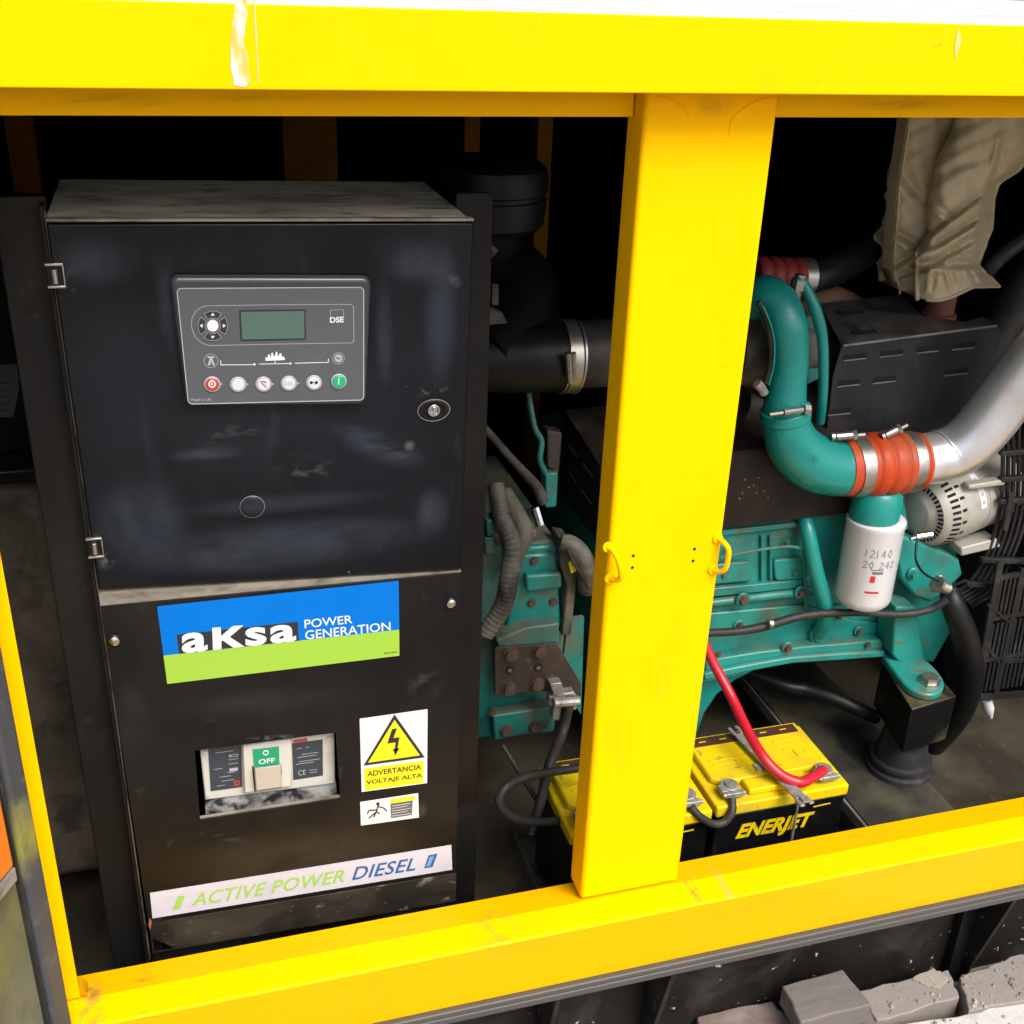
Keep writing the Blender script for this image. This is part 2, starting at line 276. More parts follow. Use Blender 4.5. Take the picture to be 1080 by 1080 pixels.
def cr(pts, n=8):
    """smooth path through points (tuples of any length)"""
    pts = [tuple(p) for p in pts]; out = []
    q = [tuple(2*a-b for a, b in zip(pts[0], pts[1]))]+pts+[tuple(2*a-b for a, b in zip(pts[-1], pts[-2]))]
    for i in range(1, len(q)-2):
        for k in range(n):
            t = k/n
            out.append(tuple(.5*((2*b)+(-a+c)*t+(2*a-5*b+4*c-d)*t*t+(-a+3*b-3*c+d)*t**3) for a, b, c, d in zip(q[i-1], q[i], q[i+1], q[i+2])))
    out.append(pts[-1]); return out
def path(pts, n=8):
    """pts: (px, py, Y[, r_px]) -> world points, radii"""
    c = cr(pts, n); w = [P(p[0], p[1], Y=p[2]) for p in c]
    r = [p[3]*mpp(q) for p, q in zip(c, w)] if len(pts[0]) > 3 else None
    return w, r
def roundrect(q, r, n=5):
    """px quad with rounded corners (r as fraction of width; order TL TR BR BL)"""
    out = []
    asp = (math.dist(q[0], q[1])/math.dist(q[0], q[3]))
    ru, rv = r, r*asp
    for cu, cv, a0 in ((ru, rv, 180), (1-ru, rv, 270), (1-ru, 1-rv, 0), (ru, 1-rv, 90)):
        for k in range(n+1):
            a = math.radians(a0+90*k/n); out.append(bil(q, cu+ru*math.cos(a), cv+rv*math.sin(a)))
    return out
def circ(cx, cy, r, n=28, ry=None):
    ry = ry or r
    return [(cx+r*math.cos(2*math.pi*k/n), cy+ry*math.sin(2*math.pi*k/n)) for k in range(n)]
def loop(mb, pxs, Y, w, m=0):
    """thin printed line of width w px along a px polyline"""
    for (x0, y0), (x1, y1) in zip(pxs[:-1], pxs[1:]):
        L = math.hypot(x1-x0, y1-y0) or 1; nx, ny = -(y1-y0)/L*w/2, (x1-x0)/L*w/2
        mb.poly([P(x0+nx, y0+ny, Y=Y), P(x1+nx, y1+ny, Y=Y), P(x1-nx, y1-ny, Y=Y), P(x0-nx, y0-ny, Y=Y)], m)

# ------------------------------------------------------------------ world, sun
w = bpy.data.worlds.new('World'); SC.world = w; w.use_nodes = True
nt = w.node_tree; bg = nt.nodes['Background']
sky = nt.nodes.new('ShaderNodeTexSky'); sky.sky_type = 'NISHITA'; sky.sun_disc = False
SUN = Vector((.25, -.72, .98)).normalized()
sky.sun_elevation = math.asin(SUN.z); sky.sun_rotation = math.atan2(SUN.x, SUN.y)
sky.air_density = 1.; sky.dust_density = 4.; sky.ozone_density = 1.
nt.links.new(sky.outputs[0], bg.inputs[0]); bg.inputs[1].default_value = .105
ld = bpy.data.lights.new('sun', 'SUN'); ld.energy = 1.5; ld.angle = math.radians(35); ld.color = (1, .985, .96)
lo = bpy.data.objects.new('sun', ld); COL.objects.link(lo); lo.rotation_euler = (-SUN).to_track_quat('-Z', 'Y').to_euler(); lo.location = (2, -4, 5)
SC.view_settings.view_transform = 'Standard'; SC.view_settings.look = 'None'; SC.view_settings.gamma = 1
SC.view_settings.use_curve_mapping = False; SC.view_settings.exposure = 1.22

# ================================================================== SETTING
GZ = .0
mb = MB(); mb.box((-40, -40, GZ-.2), (40, 40, GZ)); tag(mb.build('ground', CONC), 'pale dusty concrete ground under the yellow generator', 'ground', kind='structure')

# ================================================================== CANOPY
YF = -.053       # plane of fascia and sill front
X0, X1 = -.2135, 2.3
can = thing('generator_canopy', (1., .5, GZ), 'yellow steel generator canopy with open service bay, post and dusty white roof', 'generator canopy')
mb = MB(); mb.box((-1.6, YF+.004, 1.700), (X1+.9, 2.4, 1.7135)); mb.build('roof', ROOFM, can, .004)
mb = MB(); mb.box((-1.6, YF, 1.6375), (X1+.3, YF+.003, 1.7125)); mb.box((-1.6, YF+.003, 1.6375), (X1+.3, -.004, 1.641)); mb.box((-1.6, YF+.003, 1.690), (X1+.3, .05, 1.6995))
fas = mb.build('fascia', YEL, can, .0025, 3)
mb = MB()
pts = [(250, -8), (246, 20), (243, 45), (244, 75), (247, 90), (258, 92), (264, 88), (262, 60), (257, 45), (259, 25), (262, 8), (258, -8)]
for pts in (pts, [(266, -8), (269, 40), (272, 88), (273.5, 88), (271, 30), (269, -8)], [(1010, 30), (1014, 38), (1012, 50), (1008, 62), (1007, 48)]):
    den = [(a[0]+(b[0]-a[0])*t/5+random.uniform(-.7, .7)*(t > 0), a[1]+(b[1]-a[1])*t/5) for a, b in zip(pts, pts[1:]+pts[:1]) for t in range(5)]
    mb = MB(); mb.px(den, YF-.0006, .0004); mb.build('paint_scrape', SCRAPE if pts[0][0] < 262 else SCRAP2, fas)
zrl = P(680, 123.5, Y=.028).z
for a, b in ((-1.6, .5135), (.6815, X1)):
    mb = MB(); mb.box((a, .028, zrl), (b, .0315, 1.689)); mb.box((a, .0315, zrl), (b, .055, zrl+.003)); mb.build('upper_rail', YEL, can, .0015)
# post
mb = MB(); mb.box((.5150, 0, .4598), (.6785, .052, 1.6895))
post = mb.build('post', YEL, can, .006, 4)
for x, y in ((668, 586), (667, 598.5), (732.5, 579), (731, 591.5)): mb = MB(); mb.disc(P(x, y, Y=-.0002), (0, -1, 0), .0022, .0004, 14); mb.build('screw_hole', HOLE, post)
def catch(bx, by, tx, ty, ox):
    a = P(tx, ty, Y=-.001); b = P(bx, by, Y=-.001); mb = MB()
    o = Vector((ox, -.016, 0))
    p = [a, a+o*.55+Vector((0, 0, -.003)), a+o+Vector((0, 0, -.012)), b+o+Vector((0, 0, .010)), b+o*.5+Vector((0, 0, .001)), b]
    mb.tube([Vector(q) for q in cr(p, 5)], .0036, 10)
    for q in (a, b): mb.disc(q+Vector((0, .001, 0)), (0, -1, 0), .0075, .0032, 16, 0, .001)
    mb.build('catch_loop', YEL, post)
catch(643, 610, 641, 577, .009); catch(752, 601, 757, 568, .010)
for x, y in ((641, 578), (644, 609), (752.5, 600.5)): mb = MB(); mb.disc(P(x+2, y+1, Y=-.0046), (0, -1, 0), .0022, .0006, 10); mb.build('rivet', HOLE, post)
# weld line at the post head
for pp in ([(692, 103), (705, 104), (717, 110), (724, 117), (728, 122)], [(818, 103), (803, 105), (788, 112), (776, 121), (771, 129), (769, 142)]):
    mb = MB(); mb.tube([P(x, y, Y=-.0002) for x, y in cr(pp, 4)], .0011, 6); mb.build('weld_bead', YEL, post)
# sill
lipz = P(760, 1001, Y=YF+.040).z
mb = MB()
xa, xb = -.2300, X1
prof = [(.0580, .432), (.0580, .4400), (-.004, .4605), (-.0500, .4600), (YF, .4570), (YF+.040, lipz+.0005), (YF+.043, lipz+.0005), (YF+.0025, .4545), (-.005, .4560)]
mb.prism([(xa, y, z) for y, z in prof], (xb-xa, 0, 0)); mb.build('sill', YEL, can, 0, 2, 4)
mb = MB()   # left jamb strip
mb.box((-.2300, -.002, .4615), (-.2115, .0015, 1.637)); mb.box((-.2300, .0015, .4615), (-.2270, .045, 1.606)); mb.build('jamb', YEL, can, .001)
mb = MB(); mb.prism([(-.2114, .000, .4612), (-.203, .000, .4612), (-.203, .000, .4665), (-.2085, .000, .476), (-.2114, .000, .478)], (0, .02, 0)); mb.build('corner_weld', YELD, can)
# inside: floor, back, ends, roof lining
mb = MB(); mb.box((-1.58, .046, .205), (X1, 1.12, .222)); mb.build('bay_floor', FLOORM, can)
mb = MB(); mb.box((-1.58, 1.12, .2), (X1, 1.15, 1.70)); mb.box((-1.6, .05, .2), (-1.58, 1.15, 1.70)); mb.box((X1, -.05, .2), (X1+.03, 1.15, 1.70)); mb.box((-1.58, .06, 1.66), (X1, 1.12, 1.68))
mb.box((-1.6, .0025, .20), (-.2335, .045, 1.636))
mb.build('foam_lining', FOAM, can)
for px0, px1 in ((3, 32), (297, 355), (490, 507), (568, 584)):
    a = P(px0, 125, Y=1.06).x; b = P(px1, 125, Y=1.06).x
    mb = MB(); mb.box((a, 1.06, .3), (b, 1.118, 1.655)); mb.build('rear_stiffener', YELB, can, .002)
# open door, hinged on the left jamb and swung out
mb = MB()
hx, hy = -.2195, -.056
dv = Vector((-.42, -.80, 0)).normalized(); nv = Vector((dv.y, -dv.x, 0))*-1   # nv: face that looks at the bay
if nv.x < 0: nv = -nv
H = Vector((hx, hy, 0))
def slab(m, a, b, t0, t1, z0, z1, k=0):
    c = [H+dv*a+nv*t0, H+dv*b+nv*t0, H+dv*b+nv*t1, H+dv*a+nv*t1]
    m.prism([p+Vector((0, 0, z0)) for p in c], (0, 0, z1-z0), k)
slab(mb, .0, .7, -.05, -.012, .34, 1.62)
door = mb.build('door', YEL, can, .004)
mb = MB(); slab(mb, .0385, .66, -.012, -.008, .37, 1.6); mb.build('door_lining', DOORF, door)
mb = MB(); slab(mb, .055, .14, -.0078, .010, .80, .92); mb.build('orange_reflector', ORNG, door, .004)
mb = MB(); slab(mb, .052, .20, -.0078, .008, .775, .795); mb.build('latch_plate', LEDGE, door, .002)
mb = MB(); slab(mb, .0, .033, -.012, .004, .35, 1.61); mb.build('door_seal', GASK, door, .005, 3)
mb = MB(); slab(mb, .034, .0375, -.012, -.002, .35, 1.61); mb.build('seal_lip', RUBG, door, .001)

# ---- base frame
bf = thing('base_frame', (1., .1, GZ), 'black speckled steel base channel with grey top lip under the yellow sill', 'base frame')
mb = MB(); mb.box((-1.7, YF+.030, lipz-.012), (2.6, .12, lipz)); mb.box((-1.7, YF+.030, lipz-.026), (2.6, YF+.038, lipz-.0122)); mb.build('top_lip', LIPM, bf, .003, 3)
mb = MB(); mb.box((-1.7, .07, GZ+.001), (2.6, .082, lipz-.0142)); mb.build('web', WEBM, bf)
for px0, py0 in ((598, 1049), (721, 1029), (1082, 962)):
    x = P(px0, py0, Y=-.045).x
    mb = MB(); mb.prism([(x, YF+.032, lipz-.0265), (x, .0695, lipz-.0145), (x, .0695, GZ+.003), (x, .045, GZ+.003)], (-.008, 0, 0)); mb.build('gusset', WEBM, bf, .001)
mb = MB(); x = P(1000, 1000, Y=.065).x; mb.box((x, .05, GZ+.003), (x+.05, .0695, lipz-.0145)); mb.build('stiffener', MOUNTM, bf, .001)

# ---- things on the ground in front of the base
w0 = P(865, 1052, Y=-.02)
t = MB(); q = [P(826, 1040, Z=.12), P(888, 1021, Z=.12), P(920, 1058, Z=.12), P(845, 1078, Z=.12)]
q = [q[k]+(q[(k+1) % 4]-q[k])*u+Vector((random.uniform(-.002, .002), random.uniform(-.002, .002), 0)) for k in range(4) for u in (0, .3, .55, .8)]
t.prism(q, (0, 0, -.045)); tag(t.build('wood_block', WOOD, None, .003), 'weathered grey timber block lying beneath the base lip, bottom right', 'timber block')
t = MB(); q = [P(862, 1072, Z=.072), P(915, 1060, Z=.072), P(935, 1100, Z=.072), P(870, 1110, Z=.072)]
t.prism(q, (0, 0, -.071)); tag(t.build('wood_offcut', WOOD, None, .003), 'smaller dark timber offcut propped under the grey timber block', 'timber block')
def slabstone(name, pxs, z, th, m, label, cat):
    pxs = [(a[0]+(b[0]-a[0])*t/7+random.uniform(-1.6, 1.6)*(t > 0), a[1]+(b[1]-a[1])*t/7+random.uniform(-1.2, 1.2)*(t > 0)) for a, b in zip(pxs, pxs[1:]+pxs[:1]) for t in range(7)]
    t = MB(); t.prism([P(x, y, Z=z) for x, y in pxs], (0, 0, -th)); return tag(t.build(name, m, None, .0025), label, cat)
slabstone('paving_slab', [(905, 1045), (1000, 1022), (1012, 1052), (925, 1076)], .060, .059, CONC, 'pale paving slab against the black channel beside the timber block', 'paving slab')
slabstone('paving_slab', [(1012, 1030), (1075, 1006), (1150, 1010), (1110, 1050), (1022, 1066)], .064, .063, CONC, 'pale paving slab at the far right corner beyond the gusset', 'paving slab')
slabstone('kerb_stone', [(935, 1082), (1020, 1069), (1105, 1049), (1200, 1060), (1150, 1120), (930, 1130)], .056, .055, mat('kerb_white', (.58, .56, .53), .8, layers=[((.28, .25, .22), 12, .55, .7, S1, .8)], bump=(60, .5, .004)), 'whitish flaking kerb stone along the bottom right edge', 'kerb stone')
slabstone('paving_slab', [(735, 1072), (815, 1055), (832, 1075), (845, 1110), (745, 1130)], .05, .049, mat('brown_brick', (.20, .14, .115), .85, layers=[((.34, .30, .27), 14, .45, .7, S1, .7)]), 'brownish dusty paving slab left of the timber block at the bottom edge', 'paving slab')
slabstone('cardboard_scrap', [(962, 1032), (985, 1020), (1000, 1031), (992, 1043), (975, 1038)], .0625, .002, CARD, 'crumpled brown cardboard scrap on the paving slab', 'cardboard scrap')

t = MB(); rnd = random.Random(3)
for k in range(420):
    px_, py_ = rnd.uniform(700, 1085), rnd.uniform(1012, 1082); z_ = .1255 if py_ < 1062-(px_-900)*.12 and px_ > 905 else (.1055 if px_ > 940 else .0005)
    if 820 < px_ < 935: continue
    ins = False
    for pg, zz in (([(905, 1045), (1000, 1022), (1012, 1052), (925, 1076)], .0605), ([(1012, 1030), (1075, 1006), (1150, 1010), (1110, 1050), (1022, 1066)], .0645), ([(935, 1082), (1020, 1069), (1105, 1049), (1200, 1060), (1150, 1120), (930, 1130)], .0565)):
        if all((b[0]-a[0])*(py_-a[1])-(b[1]-a[1])*(px_-a[0]) > 60 for a, b in zip(pg, pg[1:]+pg[:1])): ins = True; z_ = zz
    if not ins: continue
    c_ = P(px_, py_, Z=z_); r_ = rnd.choice((.0015, .002, .003, .004, .006))*rnd.uniform(.7, 1.3)
    if c_.y > .065: continue
    vs_ = [c_+Vector((r_*math.cos(a)*rnd.uniform(.6, 1.2), r_*math.sin(a)*rnd.uniform(.6, 1.2), 0)) for a in [k2*1.2566 for k2 in range(5)]]
    top_ = [v_*.5+c_*.5+Vector((0, 0, r_*rnd.uniform(.4, .9))) for v_ in vs_]
    t.add(vs_+top_, [[q, (q+1) % 5, 5+(q+1) % 5, 5+q] for q in range(5)]+[[5, 6, 7, 8, 9]])
tag(t.build('gravel', mat('grit', (.42, .37, .32), .9, layers=[((.2, .16, .13), 9, .45, .6, S1, .9)])), 'loose pale grit and stone chips scattered at the foot of the base', 'gravel', kind='stuff')

# ================================================================== CONTROL CABINET
YC = .12
cab = thing('control_cabinet', (.11, .25, .36), 'black steel control cabinet with module door above and breaker panel below', 'control cabinet')
c1 = {'TL': (47.5, 231), 'TR': (498, 230), 'BL': (102, 638), 'BR': (489, 603)}
mb = MB()   # upper box body
TLb = P(50, 231.5, Y=YC+.018); TRb = P(490, 230.5, Y=YC+.018); zl, zr = TLb.z, TRb.z
mb.prism([(TLb.x, YC+.018, zl), (TRb.x, YC+.018, zr), (TRb.x, YC+.018, .985), (TLb.x+.004, YC+.018, .985)], (0, .235, 0))
mb.build('cabinet_box', BLKG, cab, .003)
mb = MB(); mb.prism([(TLb.x-.001, YC+.012, zl+.0015), (TRb.x+.001, YC+.012, zr+.0015), (TRb.x+.001, YC+.255, zr+.0015), (TLb.x-.001, YC+.255, zl+.0015)], (0, 0, .0025)); mb.build('box_top', TOPD, cab, .001)
# door
DQ = [(48.5, 236), (499.5, 235), (487, 600.5), (103.5, 621)]
mb = MB(); mb.prism([P(x, y, Y=YC) for x, y in DQ], (0, .014, 0)); cdoor = mb.build('cabinet_door', BLKG, cab, .0025, 3)
mb = MB(); a = P(47.5, 234.4, Y=YC-.0005); b = P(500, 233.6, Y=YC-.0005)
mb.prism([a, b, b+Vector((0, 0, .0035)), a+Vector((0, 0, .0035))], (0, .014, 0)); mb.build('drip_edge', LEDGE, cdoor, .001)
def hinge(q):
    mb = MB(); c = P(*q, Y=YC-.001)
    for dz in (.0125, -.0125): mb.box((c.x-.011, YC-.006, c.z+dz-.0014), (c.x+.008, YC-.0005, c.z+dz+.0014))
    mb.box((c.x+.0065, YC-.005, c.z-.0110), (c.x+.0082, YC-.0005, c.z+.0110), 0)
    mb.box((c.x-.010, YC-.003, c.z-.011), (c.x+.0068, YC-.0005, c.z+.011), 1)
    mb.tube([(c.x-.002, YC-.005, c.z-.009), (c.x-.002, YC-.005, c.z+.007)], .0032, 10, 0)
    mb.build('hinge', [STEEL, BLKM], cdoor, .0006)
hinge((60, 290)); hinge((101.5, 576.5))
# key lock
mb = MB(); c = P(457, 432, Y=YC-.0005)
mb.lathe(c, (0, -1, 0), [(0, .0175), (.002, .0175), (.0035, .0155), (.0035, .012), (.001, .010), (.001, 1e-5)], 36, 0)
mb.ring(c+Vector((0, -.0025, 0)), (0, 1, 0), .0172, .0006, 36, 1)
for q in mb.v: q.x = c.x+(q.x-c.x)*1.22; q.z = c.z+(q.z-c.z)*.86
mb.build('lock_escutcheon', [BLKM, EDGE], cdoor)
lk = MB(); lk.lathe(c+Vector((0, -.001, 0)), (0, -1, 0), [(0, .0085), (.004, .008), (.004, .0055), (.001, .005), (.001, 1e-5)], 20, 0)
lk.box((c.x-.0018, c.y-.0075, c.z-.006), (c.x+.0018, c.y-.002, c.z+.006), 0); lk.build('lock_barrel', CHROME, cdoor, .0005)
mb = MB(); c = P(266, 534, Y=YC-.0005)
mb.lathe(c, (0, -1, 0), [(0, .0152), (.0022, .0150), (.0034, .0135), (.004, .009), (.004, 1e-5)], 36, 0); mb.ring(c+Vector((0, -.0016, 0)), (0, 1, 0), .0152, .0006, 36, 1)  # pale ring painted as the rim highlight of the plug
mb.build('blanking_plug', [BLKG, EDGE], cdoor)
# lower panel
LQ = [(106, 640), (486.5, 604), (481, 950), (161, 1005)]
WQ = [(205.5, 792), (354, 773), (359, 842), (211, 864.5)]      # breaker window
mb = MB()
o = [P(x, y, Y=YC) for x, y in LQ]; i_ = [P(x, y, Y=YC) for x, y in WQ]; back = Vector((0, .0025, 0))
vs = o+i_+[p+back for p in o+i_]
fs = []
for k in range(4):
    l = (k+1) % 4
    fs += [[k, l, 4+l, 4+k], [8+l, 8+k, 12+k, 12+l], [k, 8+k, 8+l, l], [4+k, 4+l, 12+l, 12+k]]
mb.add(vs, fs); lowp = mb.build('lower_panel', BLKM, cab, .0007)
mb = MB(); a, b = P(103.5, 638, Y=YC+.003), P(488, 601.5, Y=YC+.003); c = P(110, 645, Y=YC+.003)
zlo = .40
mb.prism([(a.x+.002, YC+.0028, a.z-.011), (b.x-.002, YC+.0028, b.z-.001), (b.x-.002, YC+.0028, zlo-.01), (a.x+.008, YC+.0028, zlo)], (0, .003, 0), 0)
mb.v = mb.v; 
# frame behind the panel with the same opening left free: built as four strips
mb = MB()
za, zb = o[0].z-.006, o[1].z-.006
xl, xr = o[3].x+.004, o[2].x-.004
mb.box((xl, YC+.003, .385), (xl+.003, YC+.22, za)); mb.box((xr-.003, YC+.003, .385), (xr, YC+.22, zb)); mb.box((xl+.003, YC+.215, .385), (xr-.003, YC+.218, zb-.01))
mb.build('lower_case', BLKM, cab)
mb = MB()   # ledge strip between the door and the lower panel (light dusty fold)
A, B = P(104, 625, Y=YC+.004), P(486, 601.5, Y=YC+.004); Cc, D = P(486.3, 603.2, Y=YC+.004), P(106, 639, Y=YC+.004)
mb.prism([A, B, Cc, D], (0, .05, 0)); mb.build('panel_ledge', LEDGE, cab)
mb = MB(); mb.px([(157.5, 974), (481, 921), (481, 950.5), (161, 1005.5)], YC-.0012, .0011); mb.build('panel_foot', mat('scuffed_panel_foot', (.02, .017, .013), .5, layers=[((.07, .055, .04), 8, .42, .7, (1, 1, 2), .8), ((.30, .28, .25), 30, .60, .72, (1, 1, 1.5), .8)], spec=.25), lowp, .0005)
# panel screws
for q in ((120.5, 675), (475.5, 635.5)):
    mb = MB(); c = P(*q, Y=YC-.0002)
    mb.lathe(c, (0, -1, 0), [(0, .0105), (.0012, .0105), (.0013, .0075), (.0045, .0065), (.0062, .0035), (.0066, 1e-5)], 28, 0, [1, 1, 0, 0, 0])
    mb.build('panel_screw', [CHROME, BLKM], lowp)
# window lip
mb = MB(); q = WQ
a, b = P(211, 863.5, Y=YC+.0027), P(359, 841.2, Y=YC+.0027)
mb.prism([a, b, b+Vector((0, 0, .004)), a+Vector((0, 0, .0028))], (0, .003, 0)); mb.build('window_lip', LEDGE, lowp)
mb = MB(); mb.prism([P(162, 1004, Y=YC-.0012), P(185, 1000, Y=YC-.0012), P(183, 980, Y=YC-.0012), P(170, 968, Y=YC-.0012), P(158, 972, Y=YC-.0012)], (0, .001, 0)); mb.build('rust_dent', PLATE, lowp, .0005)
mb = MB(); mb.px([(158, 968), (160, 972), (158.5, 981), (156.5, 976)], YC-.0015, .001, 0); mb.px([(160, 973), (166, 971), (165, 974)], YC-.0016, .001, 1); mb.build('rust_spot', [mat('orange_rust', (.35, .11, .05), .8), HOLE], lowp)
# blue brand sign
def c3(x, y): return (90+x/2.5116, 590+y/2.5116)
ys = YC-.0008
mb = MB(); q = [c3(190, 125), c3(830, 57), c3(832, 255), c3(217, 330)]
mid = [c3(207, 255), c3(831.5, 186)]
mb.px([q[0], q[1], mid[1], mid[0]], ys, .0006, 0); mb.px([mid[0], mid[1], q[2], q[3]], ys, .0006, 1)
mb.px([c3(242, 200), c3(563, 165), c3(566, 215), c3(248, 250)], ys-.0002, .0001, 2)
ys2 = ys-.0005
mb.text('a\u043asa', [c3(254, 188), c3(556, 163), c3(559, 217), c3(256, 250)], ys2, 3, .030, 0, 1.12)
mb.text('POWER', [c3(580, 160), c3(707, 147), c3(708, 169), c3(581, 183)], ys2, 3, .008)
mb.text('GENERATION', [c3(582, 189), c3(808, 165), c3(809, 188), c3(583, 213)], ys2, 3, .008)
mb.text('www.aksa', [c3(790, 246), c3(826, 242), c3(826, 247), c3(790, 251)], ys2, 2, .0)
mb.build('brand_sign', [BLUE, LIME, INK, WHITE], lowp, label='blue and lime sticker with white lettering at the top of the lower panel')
# warning sign
def c4(x, y): return (190+x/3.724, 740+y/3.724)
mb = MB(); mb.px([c4(705, 68), c4(972, 30), c4(970, 320), c4(713, 355)], ys, .0006, 0)
mb.px([c4(842, 50), c4(961, 219), c4(720, 252)], ys-.0002, .0001, 2)
mb.px([c4(842, 72), c4(942, 211), c4(738, 240)], ys-.0005, .0001, 1)
mb.px([c4(722, 264), c4(957, 232), c4(956, 318), c4(726, 350)], ys-.0002, .0001, 1)
mb.px([c4(832, 108), c4(852, 105), c4(838, 143), c4(862, 140), c4(852, 192), c4(843, 193), c4(846, 160), c4(814, 165)], ys-.0007, .0001, 2)
mb.px([c4(835, 186), c4(861, 182), c4(846, 212)], ys-.0007, .0001, 2)
mb.text('ADVERTANCIA', [c4(735, 274), c4(947, 246), c4(947, 266), c4(735, 295)], ys-.0005, 2, .014)
mb.text('VOLTAJE ALTA', [c4(731, 310), c4(951, 281), c4(951, 301), c4(731, 331)], ys-.0005, 2, .014)
mb.build('warning_sign', [SIGNW, SIGNY, INK], lowp, label='white and yellow high voltage warning sticker with a lightning triangle')
mb = MB(); mb.px([c4(707, 395), c4(935, 360), c4(938, 455), c4(710, 487)], ys, .0006, 0)
mb.px([c4(825, 384), c4(922, 370), c4(924, 385), c4(826, 400)], ys-.0002, .0001, 1); mb.px([c4(826, 401), c4(914, 388), c4(910, 445), c4(828, 458)], ys-.0002, .0001, 3)
for k in range(5): loop(mb, [c4(832, 410+k*10), c4(905-(k % 2)*12, 399+k*10)], ys-.0005, .5, 0)
for pl in ([(778, 405), (772, 430), (760, 455)], [(775, 425), (742, 428), (735, 440)], [(778, 412), (800, 418), (812, 430)], [(768, 435), (742, 458)], [(770, 432), (784, 440)]): loop(mb, [c4(*p) for p in pl], ys-.0005, 1.3, 2)
mb.px([c4(*p) for p in circ(777, 402, 7, 12)], ys-.0003, .0001, 2)
mb.build('safety_sticker', [SIGNW, SIGNY, INK, mat('sticker_grey', (.13, .13, .13), .5)], lowp, label='small white pictogram sticker with a worn grey text box')
# strip
def c5(x, y): return (130+x/2.919, 870+y/2.919)
mb = MB(); mb.px([c5(82, 210), c5(1010, 62), c5(1013, 138), c5(90, 288)], ys, .0006, 0)
mb.text('ACTIVE POWER', [c5(212, 212), c5(682, 137), c5(680, 176), c5(210, 252)], ys2, 1, .012, .25, 1.05)
mb.text('DIESEL', [c5(707, 131), c5(903, 100), c5(899, 140), c5(704, 171)], ys2, 2, .012, .25, 1.05)
mb.px([c5(168, 221), c5(190, 217), c5(174, 258), c5(152, 262)], ys-.0003, .0001, 1); mb.px([c5(940, 94), c5(968, 88), c5(952, 130), c5(926, 134)], ys-.0003, .0001, 2)
mb.px([c5(944, 99), c5(957, 96), c5(945, 126), c5(932, 129)], ys-.0006, .0001, 3)
mb.build('label_strip', [STRIP, LIMEP, BLUEP, mat('pale_blue_print', (.2, .35, .6), .4)], lowp, label='silver sticker strip with green and blue lettering along the panel foot')
mb = MB()
for (x, y, l) in ((272, 962, 18), (276, 961, 5)): mb.px([(x, y), (x+l, y-1.5), (x+l, y-.3), (x, y+1)], YC-.0006, .0005)
mb.build('yellow_overspray', YELD, lowp)
# side plates
mb = MB(); z = 1.503
a = P(-22, 212, Y=.165); b = P(43.5, 208.5, Y=.165)
mb.box((a.x+.012, .165, .223), (b.x+.004, .171, z)); mb.box((b.x-.002, .1345, .36), (b.x+.0035, .1645, z-.005)); mb.build('side_plate', PLATE, cab, .0015)
mb = MB(); mb.box((b.x+.0036, .133, .37), (b.x+.0055, .1365, z-.01)); mb.build('worn_edge', mat('worn_brown_edge', (.16, .13, .09), .6, layers=[((.02, .018, .015), 9, .45, .6, (1, 1, 2), .95)]), cab)
mb = MB(); r = P(520.5, 208, Y=.19).x; l = TRb.x+.032; z = P(500, 203.5, Y=.19).z
mb.prism([(l-.03, .19, .223), (r, .19, .223), (r, .19, z-.008), (r-.003, .19, z-.002), (r-.008, .19, z), (l-.03, .19, z)], (0, .006, 0))
mb.build('side_plate', BLKM, cab, .0015)
mb = MB(); mb.box((r-.036, .187, .224), (r-.0003, .1898, .52)); mb.build('reflection_strip', mat('yellow_green_overspray', (.085, .095, .01), .5, layers=[((.004, .004, .004), 5, .40, .60, (1, 1, .6), 1.)]), cab)  # yellow-green reflection painted as a thin strip on the side plate

# ---- circuit breaker
br = thing('circuit_breaker', tuple(P(282, 850, Y=YC+.03)), 'cream moulded circuit breaker with green OFF lever behind the panel window', 'circuit breaker')
yb = YC+.022
mb = MB(); mb.px([c4(78, 192), c4(606, 118), c4(610, 322), c4(98, 388)], yb, .08); mb.build('breaker_body', CREAM, br, .002)
mb = MB(); mb.px([c4(246, 172), c4(436, 146), c4(440, 335), c4(252, 362)], yb-.012, .0118); ctr = mb.build('toggle_housing', CREAM, br, .0025)
mb = MB(); mb.px([c4(286, 190), c4(388, 177), c4(390, 246), c4(291, 258)], yb-.0138, .0012, 0)
mb.text('OFF', [c4(308, 228), c4(372, 220), c4(373, 239), c4(309, 247)], yb-.0142, 1, .02); mb.ring(P(*c4(336, 201), Y=yb-.0142), (0, 1, 0), .0036, .0008, 20, 1)
mb.build('off_label', [GREENL, WHITE], br, label='green OFF label above the beige lever')
mb = MB(); f = [c4(293, 262), c4(393, 249), c4(397, 336), c4(299, 350)]
ft = [P(x, y, Y=yb-.026) for x, y in f]; bk = [P(x, y, Y=yb-.0118) for x, y in [c4(289, 258), c4(396, 245), c4(400, 340), c4(296, 354)]]
mb.add(ft+bk, [[0, 1, 2, 3], [7, 6, 5, 4]]+[[k, (k+1) % 4, 4+(k+1) % 4, 4+k] for k in range(4)]); mb.build('lever', LEVER, br, .0015)
for q in ([c4(282, 255), c4(288, 254), c4(298, 352), c4(292, 354)], [c4(390, 246), c4(396, 246), c4(400, 285), c4(395, 286)]): mb = MB(); mb.px(q, yb-.0124, .0005); mb.build('lever_slot', HOLE, br)
